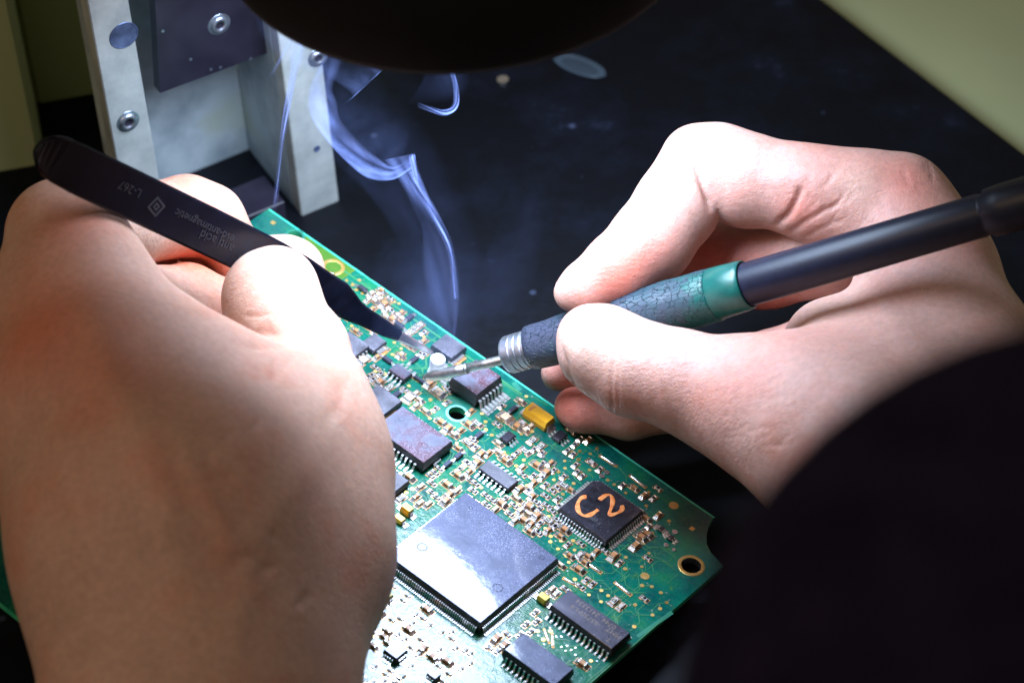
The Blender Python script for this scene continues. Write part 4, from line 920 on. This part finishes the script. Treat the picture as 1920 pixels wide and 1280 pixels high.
# near sleeve: the dark cloth of the right arm, close to the lens and far out of focus
M_cloth = mottled('navy_black_cloth', (.006, .0045, .012), (.013, .010, .024), 1.5, .95, bd=.03, bs=5, Specular_IOR_Level=.05)
"""sleeve runs from beyond the lower right corner"""
g = MB(); SR = 4.5; kn = [P(2180, 1320, 61), P(2190, 1370, 53), P(2180, 1410, 45), P(2140, 1430, 38), P(2095, 1440, 31.5)]; kr = [3.5, 3.8, 4.1, 4.4, SR]
SL = []; SQ = []
for i in range(4):
    for t in np.linspace(0, 1, 8, endpoint=False): SL.append(kn[i] * (1 - t) + kn[i + 1] * t); SQ.append(kr[i] * (1 - t) + kr[i + 1] * t + .10 * math.sin(len(SL) * 1.3))
sd_ = (kn[4] - kn[3]) / np.linalg.norm(kn[4] - kn[3])
for t in (0, .3, .55, .75, .9, .97): SL.append(kn[4] + sd_ * SR * t * .6); SQ.append(SR * math.sqrt(1 - t * t))
g.tube(SL, SQ, 0, 48)
o = g.build('sleeve', [M_cloth], None); o.parent = rh; o.matrix_parent_inverse = rh.matrix_world.inverted(); o['label'] = 'dark sleeve, close and out of focus'

# ---------------------------------------------------------------- lamp head
M_black = mottled('black_housing', (.0012, .0013, .0016), (.0022, .0023, .003), 2, .75, Specular_IOR_Level=.2)
L0 = LAMP.copy(); lamp = empty('work_lamp', 'round black head of the magnifier lamp hanging over the board', 'lamp', Matrix.Translation(L0))
g = MB(); R_ = LAMP_R
prof = [(R_ - .30, .02), (R_ - .12, -.02), (R_, .05), (R_ + .02, .2), (R_ - .02, .9), (R_ - .5, 2.6), (R_ - 1.6, 3.6), (R_ - 3.2, 4.1), (.01, 4.2)]
n = 96; 
for (r, z) in prof: g.v += [(r * math.cos(2 * math.pi * k / n), r * math.sin(2 * math.pi * k / n), z) for k in range(n)]
for i in range(len(prof) - 1):
    for k in range(n): j = (k + 1) % n; g.f.append((i * n + k, i * n + j, (i + 1) * n + j, (i + 1) * n + k)); g.m.append(0); g.sm.append(True)
g.build('lamp_head', [M_black], lamp)
g = MB(); g.disc((0, 0, .04), R_ - .2, 0, 64, .02); g.build('diffuser', [mat('frosted_diffuser', (.8, .8, .8), .5)], lamp)
g = MB(); g.tube([(0, 0, 4), (0, 0, 9), (-2, 3, 13), (-4, 14, 18)], .8, 0, 20); g.build('arm', [M_black], lamp)
# ---------------------------------------------------------------- bench, mat, cabinet
M_desk = mottled('olive_bench_top', (.32, .335, .165), (.37, .38, .19), .12, .55)
def make_matm():
    m = mat('scuffed_black_mat', (.010, .012, .018), .5, 0, Specular_IOR_Level=.12); b = prin(m)
    n = noise(m, .33, 8, .72); r = ramp(m, n.outputs[0], [(.46, (.0016, .002, .0035)), (.60, (.003, .004, .008)), (.78, (.018, .024, .046))])
    n2 = noise(m, 2.1, 6, .75, sc3=(1, .6, 1)); r2 = ramp(m, n2.outputs[0], [(.66, g3(0)), (.80, g3(.6))])
    v = nd(m, 'ShaderNodeTexVoronoi'); v.inputs['Scale'].default_value = .55; tc = nd(m, 'ShaderNodeTexCoord'); lk(m, tc.outputs['Object'], v.inputs['Vector']); r3 = ramp(m, v.outputs['Distance'], [(.0, g3(.7)), (.04, g3(.3)), (.07, g3(0))])
    ad = nd(m, 'ShaderNodeMath', operation='MAXIMUM'); lk(m, r2.outputs[0], ad.inputs[0]); lk(m, r3.outputs[0], ad.inputs[1])
    mx = nd(m, 'ShaderNodeMix', data_type='RGBA'); lk(m, ad.outputs[0], mx.inputs[0]); lk(m, r.outputs[0], mx.inputs[6]); mx.inputs[7].default_value = (.06, .075, .13, 1); lk(m, mx.outputs[2], b.inputs['Base Color'])
    lk(m, bump(m, n.outputs[0], .05).outputs[0], b.inputs['Normal']); return m
g = MB(); g.box((0, 0, -3.0), (400, 400, 4.0)); bench = g.build('floor', [M_desk], None); bench.name = 'bench_top'; setp(bench, kind='structure')
a = TP(1540, 0); b = TP(1920, 290); d = (b - a) / np.linalg.norm(b - a)
nrm = np.array([-d[1], d[0], 0]);
if nrm @ (TBW - a) > 0: nrm = -nrm
# sheet: right far edge along a-b, the rest runs out of the picture
A0 = a - d * 40; B0 = b + d * 60; A1 = A0 - nrm * 95; B1 = B0 - nrm * 95
g = MB(); vs = [(q[0], q[1], z) for z in (-.25, 0) for q in (A0, B0, B1, A1)]
g.add(vs, [(4, 5, 6, 7), (3, 2, 1, 0)] + [(k, (k + 1) % 4, 4 + (k + 1) % 4, 4 + k) for k in range(4)])
matO = g.build('bench_mat', [make_matm()], None, kind='structure')
me = matO.data
import bmesh
bm_ = bmesh.new(); bm_.from_mesh(me); bmesh.ops.recalc_face_normals(bm_, faces=bm_.faces); bm_.to_mesh(me); bm_.free()
# a bright drop on the mat, and a glint modelled as a translucent blob
g = MB(); q = TP(943, 153); g.disc((q[0], q[1], .0), .16, 0, 16, .08); q2 = TP(1090, 120)
setp(g.build('solder_drop', [M_tin], None), 'bright solder drop lying on the mat below the lamp rim', 'solder drop')
g = MB(); g.tube([q2 + np.array([-.75 + 1.4 * t, .35 - .95 * t, .05]) for t in np.linspace(0, 1, 11)], [.34 * math.sqrt(max(.01, 1 - (2 * t - 1) ** 2)) + .01 for t in np.linspace(0, 1, 11)], 0, 16, flat=.2)
setp(g.build('mat_glint', [mat('bluish_glint', (.10, .14, .18), .3, 0, Alpha=.25)], None), 'bluish scrap on the mat under the lamp, modelled as a translucent blob', 'glint')
# ---------------------------------------------------------------- metal bracket
M_zinc = mottled('scratched_zinc', (.28, .30, .29), (.44, .46, .44), .8, .48, .25, bd=.01, bs=5)
M_zinc2 = mottled('stained_zinc', (.25, .30, .33), (.46, .52, .54), .35, .5, .2, lo_=.38, hi=.56, bd=.01, bs=4)
_r = noise(M_zinc2, .28, 5, .6, sc3=(1, 1, 1.3)); _rr = ramp(M_zinc2, _r.outputs[0], [(.56, g3(0)), (.70, g3(.45))]); _mx = nd(M_zinc2, 'ShaderNodeMix', data_type='RGBA'); lk(M_zinc2, _rr.outputs[0], _mx.inputs[0])
lk(M_zinc2, prin(M_zinc2).inputs['Base Color'].links[0].from_socket, _mx.inputs[6]); _mx.inputs[7].default_value = (.40, .43, .22, 1); lk(M_zinc2, _mx.outputs[2], prin(M_zinc2).inputs['Base Color'])
M_dark = mottled('dark_plate', (.010, .008, .016), (.018, .015, .026), 1, .35)
M_bolt = mottled('bolt_steel', (.30, .34, .42), (.5, .54, .62), 6, .3, .9)
b0 = TP(566, 405); b1 = TP(636, 376); e1 = (b1 - b0); WF = np.linalg.norm(e1); e1 /= WF; e3 = np.array([0, 0, 1.]); e2 = np.cross(e3, e1)
if e2 @ (b0 - CAMW) * 1. < 0 and False: e2 = -e2
if (e2[:2] @ (b0 - CAMW)[:2]) < 0: e2 = -e2
sc = F / np.linalg.norm(b0 - CAMW)
BMx = Matrix([[e1[i], e2[i], e3[i], b0[i]] for i in range(3)] + [[0, 0, 0, 1]])
br = empty('metal_bracket', 'upright scratched zinc bracket with screws and a dark plate, behind the board', 'bracket', BMx)
def BL(px_, py_, depth=0.):   # point on the plane of the flange fronts (e1,e3), moved back by depth
    o_ = b0 + e2 * depth; ray = P(px_, py_, 1.) - CAMW; t = ((o_ - CAMW) @ e2) / (ray @ e2); q = CAMW + ray * t - b0; return np.array([q @ e1, q @ e2, q @ e3])
Ht = 22.
x0 = BL(222, 320)[0]; x1 = BL(296, 320)[0]; xr0 = 0.; xr1 = WF; DR = 2.6
print('bracket', x0, x1, WF, BL(222, 320), BL(195, 0))
def hole_plate(name, xa, xb, th, hs, mt):
    g = MB(); g.box(((xa + xb) / 2, th / 2, Ht / 2), (xb - xa, th, Ht), 0, .05); return g.build(name, [mt], br)
hole_plate('left_flange', x0, x1, .5, [], M_zinc); hole_plate('right_flange', xr0, xr1, .5, [], M_zinc)
g = MB(); g.box((xr0 + .15, .5 + DR / 2 + .002, Ht / 2), (.3, DR, Ht), 0, .03); g.build('side_wall', [M_zinc2], br)
g = MB(); g.box((x1 - .15, .5 + DR / 2 + .002, Ht / 2), (.3, DR, Ht), 0, .03); g.build('side_wall', [M_zinc2], br)
g = MB(); g.box(((x1 + xr0) / 2, .5 + DR + .2, Ht / 2), (xr0 - x1, .4, Ht), 0, .03); g.build('back_plate', [M_zinc2], br)
def screw(px_, py_, depth, r, name='screw'):
    q = BL(px_, py_, depth); g = MB()
    prof = [(0.001, .045), (r * .42, .05), (r * .48, .085), (r * .74, .08), (r * .86, .05), (r * .9, .012), (r * 1.12, .008), (r * 1.15, -.02)]; n = 24; st = 0
    for (rr, zz) in prof: g.v += [(rr * math.cos(2 * math.pi * k / n), -zz, rr * math.sin(2 * math.pi * k / n)) for k in range(n)]
    for i in range(7):
        for k in range(n): j = (k + 1) % n; g.f.append((i * n + k, i * n + j, (i + 1) * n + j, (i + 1) * n + k)); g.m.append(1 if i < 1 else 0); g.sm.append(i not in (4, 5))
    o = g.build(name, [M_bolt, M_dark], br); o.location = q; return o
screw(240, 228, 0, .27); screw(596, 108, 0, .25)
def socket(px_, py_, r):
    q = BL(px_, py_, 0); g = MB(); n = 28
    prof = [(r * 1.06, .002), (r * 1.02, .014), (r * .96, .016), (r * .92, .008), (.001, .006)]
    for (rr, zz) in prof: g.v += [(rr * math.cos(2 * math.pi * k / n), -zz, rr * math.sin(2 * math.pi * k / n)) for k in range(n)]
    for i in range(4):
        for k in range(n): j = (k + 1) % n; g.f.append((i * n + k, i * n + j, (i + 1) * n + j, (i + 1) * n + k)); g.m.append(0); g.sm.append(False)
    o = g.build('dark_hole_disc', [mottled('blue_hole_shade', (.02, .03, .07), (.12, .16, .30), 1.6, .35, .5)], br); o.location = q  # flat disc for an open hole, the shade inside it is in the colour
socket(232, 67, .36); socket(594, 279, .09)
# dark plate in front of the recess
D0 = .9
c = [BL(300, 175, D0), BL(560, 78, D0), BL(560, -120, D0), BL(284, -120, D0)]
g = MB(); vs = [(q[0], q[1] + dy, q[2]) for dy in (0, .35) for q in c]; g.add(vs, [(0, 1, 2, 3), (7, 6, 5, 4)] + [(k, 4 + k, 4 + (k + 1) % 4, (k + 1) % 4) for k in range(4)]); g.build('dark_plate', [M_dark], br)
screw(411, 46, D0, .27)
for (x, y) in [(305, 58), (357, 111), (395, 130), (413, 126), (470, 110)]:
    q = BL(x, y, D0); g = MB(); g.disc((0, 0, 0), .04, 0, 8, .01); o = g.build('speck', [M_bolt], br); o.location = (q[0], q[1] - .01, q[2]); o.rotation_euler = (math.pi / 2, 0, 0)
# foot block behind the board corner
g = MB(); q = TP(470, 405); g.box((0, 0, .3), (1.5, 1.2, .6), 0, .02); o = g.build('foot', [M_dark], br, world=True)
o.parent = None; o.matrix_world = Matrix.Translation(q) @ Matrix.Rotation(math.atan2(e1[1], e1[0]), 4, 'Z'); mw = o.matrix_world.copy(); o.parent = br; o.matrix_parent_inverse = BMx.inverted()
# ---------------------------------------------------------------- olive cabinet, far left
M_ol1 = mottled('olive_paint', (.42, .47, .23), (.46, .51, .26), .1, .5); M_ol2 = mottled('olive_paint_shaded', (.34, .38, .15), (.38, .42, .17), .1, .5)  # second tone is the same paint with the side's shade mixed in
ca = TP(30, 322); cb = TP(80, 300)
ce = TP(86, 306); cf = TP(-220, 360); ex_ = (cf - ce) / np.linalg.norm(cf - ce)
eb = np.array([-ex_[1], ex_[0], 0.]);
if eb @ (ce - CAMW) < 0: eb = -eb
ca_m = Matrix([[-ex_[i], eb[i], e3[i], ce[i]] for i in range(3)] + [[0, 0, 0, 1]])
cab = empty('cabinet', 'olive painted metal cabinet behind the bracket at the far left', 'cabinet', ca_m)
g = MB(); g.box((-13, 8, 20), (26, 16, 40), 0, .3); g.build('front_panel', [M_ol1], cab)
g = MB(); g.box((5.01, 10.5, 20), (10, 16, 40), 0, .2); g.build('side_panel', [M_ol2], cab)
# ---------------------------------------------------------------- smoke: thin curled sheets
def make_smoke():
    m = bpy.data.materials.new('smoke_sheet'); m.use_nodes = True; nt = m.node_tree; nt.nodes.clear()
    out = nd(m, 'ShaderNodeOutputMaterial'); tr = nd(m, 'ShaderNodeBsdfTransparent'); df = nd(m, 'ShaderNodeBsdfDiffuse'); tl = nd(m, 'ShaderNodeBsdfTranslucent')
    for q in (df, tl): q.inputs[0].default_value = (.36, .47, 1.0, 1)
    ms = nd(m, 'ShaderNodeMixShader'); ms.inputs[0].default_value = .5; lk(m, df.outputs[0], ms.inputs[1]); lk(m, tl.outputs[0], ms.inputs[2])
    at = nd(m, 'ShaderNodeAttribute', attribute_name='dens'); lw = nd(m, 'ShaderNodeLayerWeight'); lw.inputs[0].default_value = .5
    # optical path of a thin sheet grows as it turns edge-on
    fa = nd(m, 'ShaderNodeMath', operation='SUBTRACT'); fa.inputs[0].default_value = 1.06; lk(m, lw.outputs['Facing'], fa.inputs[1])
    dv = nd(m, 'ShaderNodeMath', operation='DIVIDE'); lk(m, at.outputs['Fac'], dv.inputs[0]); lk(m, fa.outputs[0], dv.inputs[1])
    n = noise(m, .8, 4, .6, sc3=(1.6, 1.6, .5)); r = ramp(m, n.outputs[0], [(.3, g3(.35)), (.65, g3(1.15))]); mu = nd(m, 'ShaderNodeMath', operation='MULTIPLY', use_clamp=True); lk(m, dv.outputs[0], mu.inputs[0]); lk(m, r.outputs[0], mu.inputs[1])
    mx = nd(m, 'ShaderNodeMixShader'); lk(m, mu.outputs[0], mx.inputs[0]); lk(m, tr.outputs[0], mx.inputs[1]); lk(m, ms.outputs[0], mx.inputs[2]); lk(m, mx.outputs[0], out.inputs[0]); return m
M_smoke = make_smoke()
def catmull(pts, n=8):
    out = []; p = [np.array(q, float) for q in pts]; p = [2 * p[0] - p[1]] + p + [2 * p[-1] - p[-2]]
    for i in range(1, len(p) - 2):
        for t in np.linspace(0, 1, n, endpoint=False):
            a, b, c, d = p[i - 1:i + 3]; out.append(.5 * ((2 * b) + (c - a) * t + (2 * a - 5 * b + 4 * c - d) * t * t + (3 * b - a - 3 * c + d) * t ** 3))
    out.append(p[-2]); return out
def sheet(g, dens, L, curl=.5, D=.3, nw=14, edge=0.):
    """L: (left x,y, right x,y, depth, density): a sheet between two wandering edges, bowed in depth"""
    C_ = catmull(L, 8); st = len(g.v); N = len(C_)
    for i, (x0_, y0_, x1_, y1_, d, de) in enumerate(C_):
        for k in range(nw + 1):
            t = k / nw; bow = math.sin(t * math.pi) * curl + .12 * math.sin(t * 7 + i * .22)
            g.v.append(tuple(P(x0_ + (x1_ - x0_) * t, y0_ + (y1_ - y0_) * t, d + bow)))
            fade = math.sin(min(1, max(0, t)) * math.pi) ** .55
            pk = 1 + 1.8 * math.exp(-((t - edge) / .09) ** 2)
            dens.append(max(0, de) * fade ** 1.8 * pk * D * .46)
    for i in range(N - 1):
        for k in range(nw): a = st + i * (nw + 1) + k; g.f.append((a, a + 1, a + nw + 2, a + nw + 1)); g.m.append(0); g.sm.append(True)
g = MB(); dn = []
sheet(g, dn, [(826, 655, 850, 655, 75.6, .0), (826, 620, 856, 618, 75.3, .8), (800, 560, 862, 560, 74.8, .9), (790, 490, 858, 490, 74.4, .7), (790, 430, 838, 440, 74.0, .7), (768, 380, 812, 385, 73.6, .9), (745, 335, 790, 330, 73.2, 1.1), (720, 300, 776, 288, 73, .9)], .5, .19, edge=.9)
sheet(g, dn, [(846, 560, 862, 560, 74.6, .8), (836, 470, 852, 468, 74.2, 1.), (806, 410, 826, 405, 73.9, 1.), (776, 360, 800, 355, 73.5, 1.), (758, 325, 784, 318, 73.2, .8)], .1, .26, edge=.5)
sheet(g, dn, [(772, 318, 772, 292, 73.0, .4), (735, 338, 738, 312, 73.0, 1.), (690, 335, 702, 290, 73.1, 1.), (650, 305, 672, 262, 73.2, 1.), (610, 262, 640, 225, 73.3, 1.), (580, 215, 632, 190, 73.3, .9), (578, 170, 625, 165, 73.2, .6), (600, 120, 640, 120, 73., .3), (620, 80, 650, 80, 72.8, 0.)], .5, .27, edge=.06)
sheet(g, dn, [(775, 345, 785, 345, 73.2, .6), (766, 300, 780, 300, 73.1, 1.), (770, 288, 778, 288, 73.1, .0)], .1, .5, edge=.9)
sheet(g, dn, [(550, 60, 590, 60, 73.6, .0), (542, 100, 572, 100, 73.6, .7), (540, 150, 556, 150, 73.8, .8), (530, 210, 545, 210, 74, .8), (522, 280, 532, 280, 74.4, .5), (512, 360, 524, 360, 74.8, .3), (508, 400, 518, 400, 75, .0)], .2, .34, edge=.6)
sheet(g, dn, [(500, 150, 512, 145, 73.6, .0), (525, 105, 536, 100, 73.6, .5), (548, 60, 560, 64, 73.6, .3)], .1, .3)
sheet(g, dn, [(470, 20, 520, 0, 73.5, .2), (490, 70, 560, 40, 73.5, .5), (520, 110, 600, 80, 73.5, .4), (560, 130, 640, 100, 73.5, .3), (620, 150, 690, 115, 73.4, .45), (660, 180, 716, 130, 73.4, .9), (640, 200, 714, 132, 73.4, .0)], .6, .10, edge=.9)
sheet(g, dn, [(800, 640, 900, 640, 75.5, .0), (770, 560, 900, 550, 74.8, .4), (750, 470, 900, 450, 74.4, .4), (700, 380, 860, 350, 73.7, .35), (640, 320, 800, 240, 73.3, .3), (560, 260, 720, 150, 73.5, .25), (540, 200, 700, 90, 73.6, .0)], .7, .09)
sheet(g, dn, [(700, 700, 870, 720, 73.6, .0), (690, 650, 900, 670, 73.5, .5), (700, 590, 900, 610, 73.4, .6), (740, 530, 880, 540, 73.3, .0)], .5, .26)
sheet(g, dn, [(838, 128, 850, 128, 73.2, .5), (848, 160, 860, 160, 73.2, 1.), (848, 195, 860, 200, 73.2, 1.), (830, 205, 838, 218, 73.2, .9), (805, 198, 808, 212, 73.2, .4), (780, 190, 782, 202, 73.2, 0.)], .08, .17, edge=.8)
sheet(g, dn, [(700, 640, 960, 600, 75.4, .0), (690, 600, 980, 560, 75.2, .35), (680, 540, 960, 500, 75, .3), (700, 470, 930, 430, 74.6, .0)], .9, .13)
sheet(g, dn, [(760, 200, 870, 190, 73.4, .0), (790, 150, 880, 150, 73.3, .3), (800, 110, 880, 110, 73.2, .0)], .4, .12)
sheet(g, dn, [(640, 270, 760, 210, 74, .0), (650, 300, 770, 250, 74, .25), (640, 330, 760, 290, 74, .15), (600, 380, 740, 330, 74, .0)], .8, .18)
sheet(g, dn, [(700, 610, 830, 600, 75, .0), (690, 560, 850, 545, 74.8, .25), (700, 510, 850, 480, 74.6, .2), (760, 440, 870, 420, 74.4, .0)], .8, .15)
sheet(g, dn, [(880, 560, 980, 600, 75, .0), (900, 500, 1010, 520, 75, .16), (930, 420, 1020, 430, 75, .12), (960, 330, 1030, 340, 75, .0)], .6, .14)
sm_ = g.mesh('smoke', [M_smoke]); at = sm_.attributes.new('dens', 'FLOAT', 'POINT'); at.data.foreach_set('value', np.array(dn, np.float32))
o = bpy.data.objects.new('smoke', sm_); COL.objects.link(o); setp(o, 'thin blue smoke curling up from the solder joint towards the lamp', 'smoke', kind='stuff')
print('objects', len(S.objects))
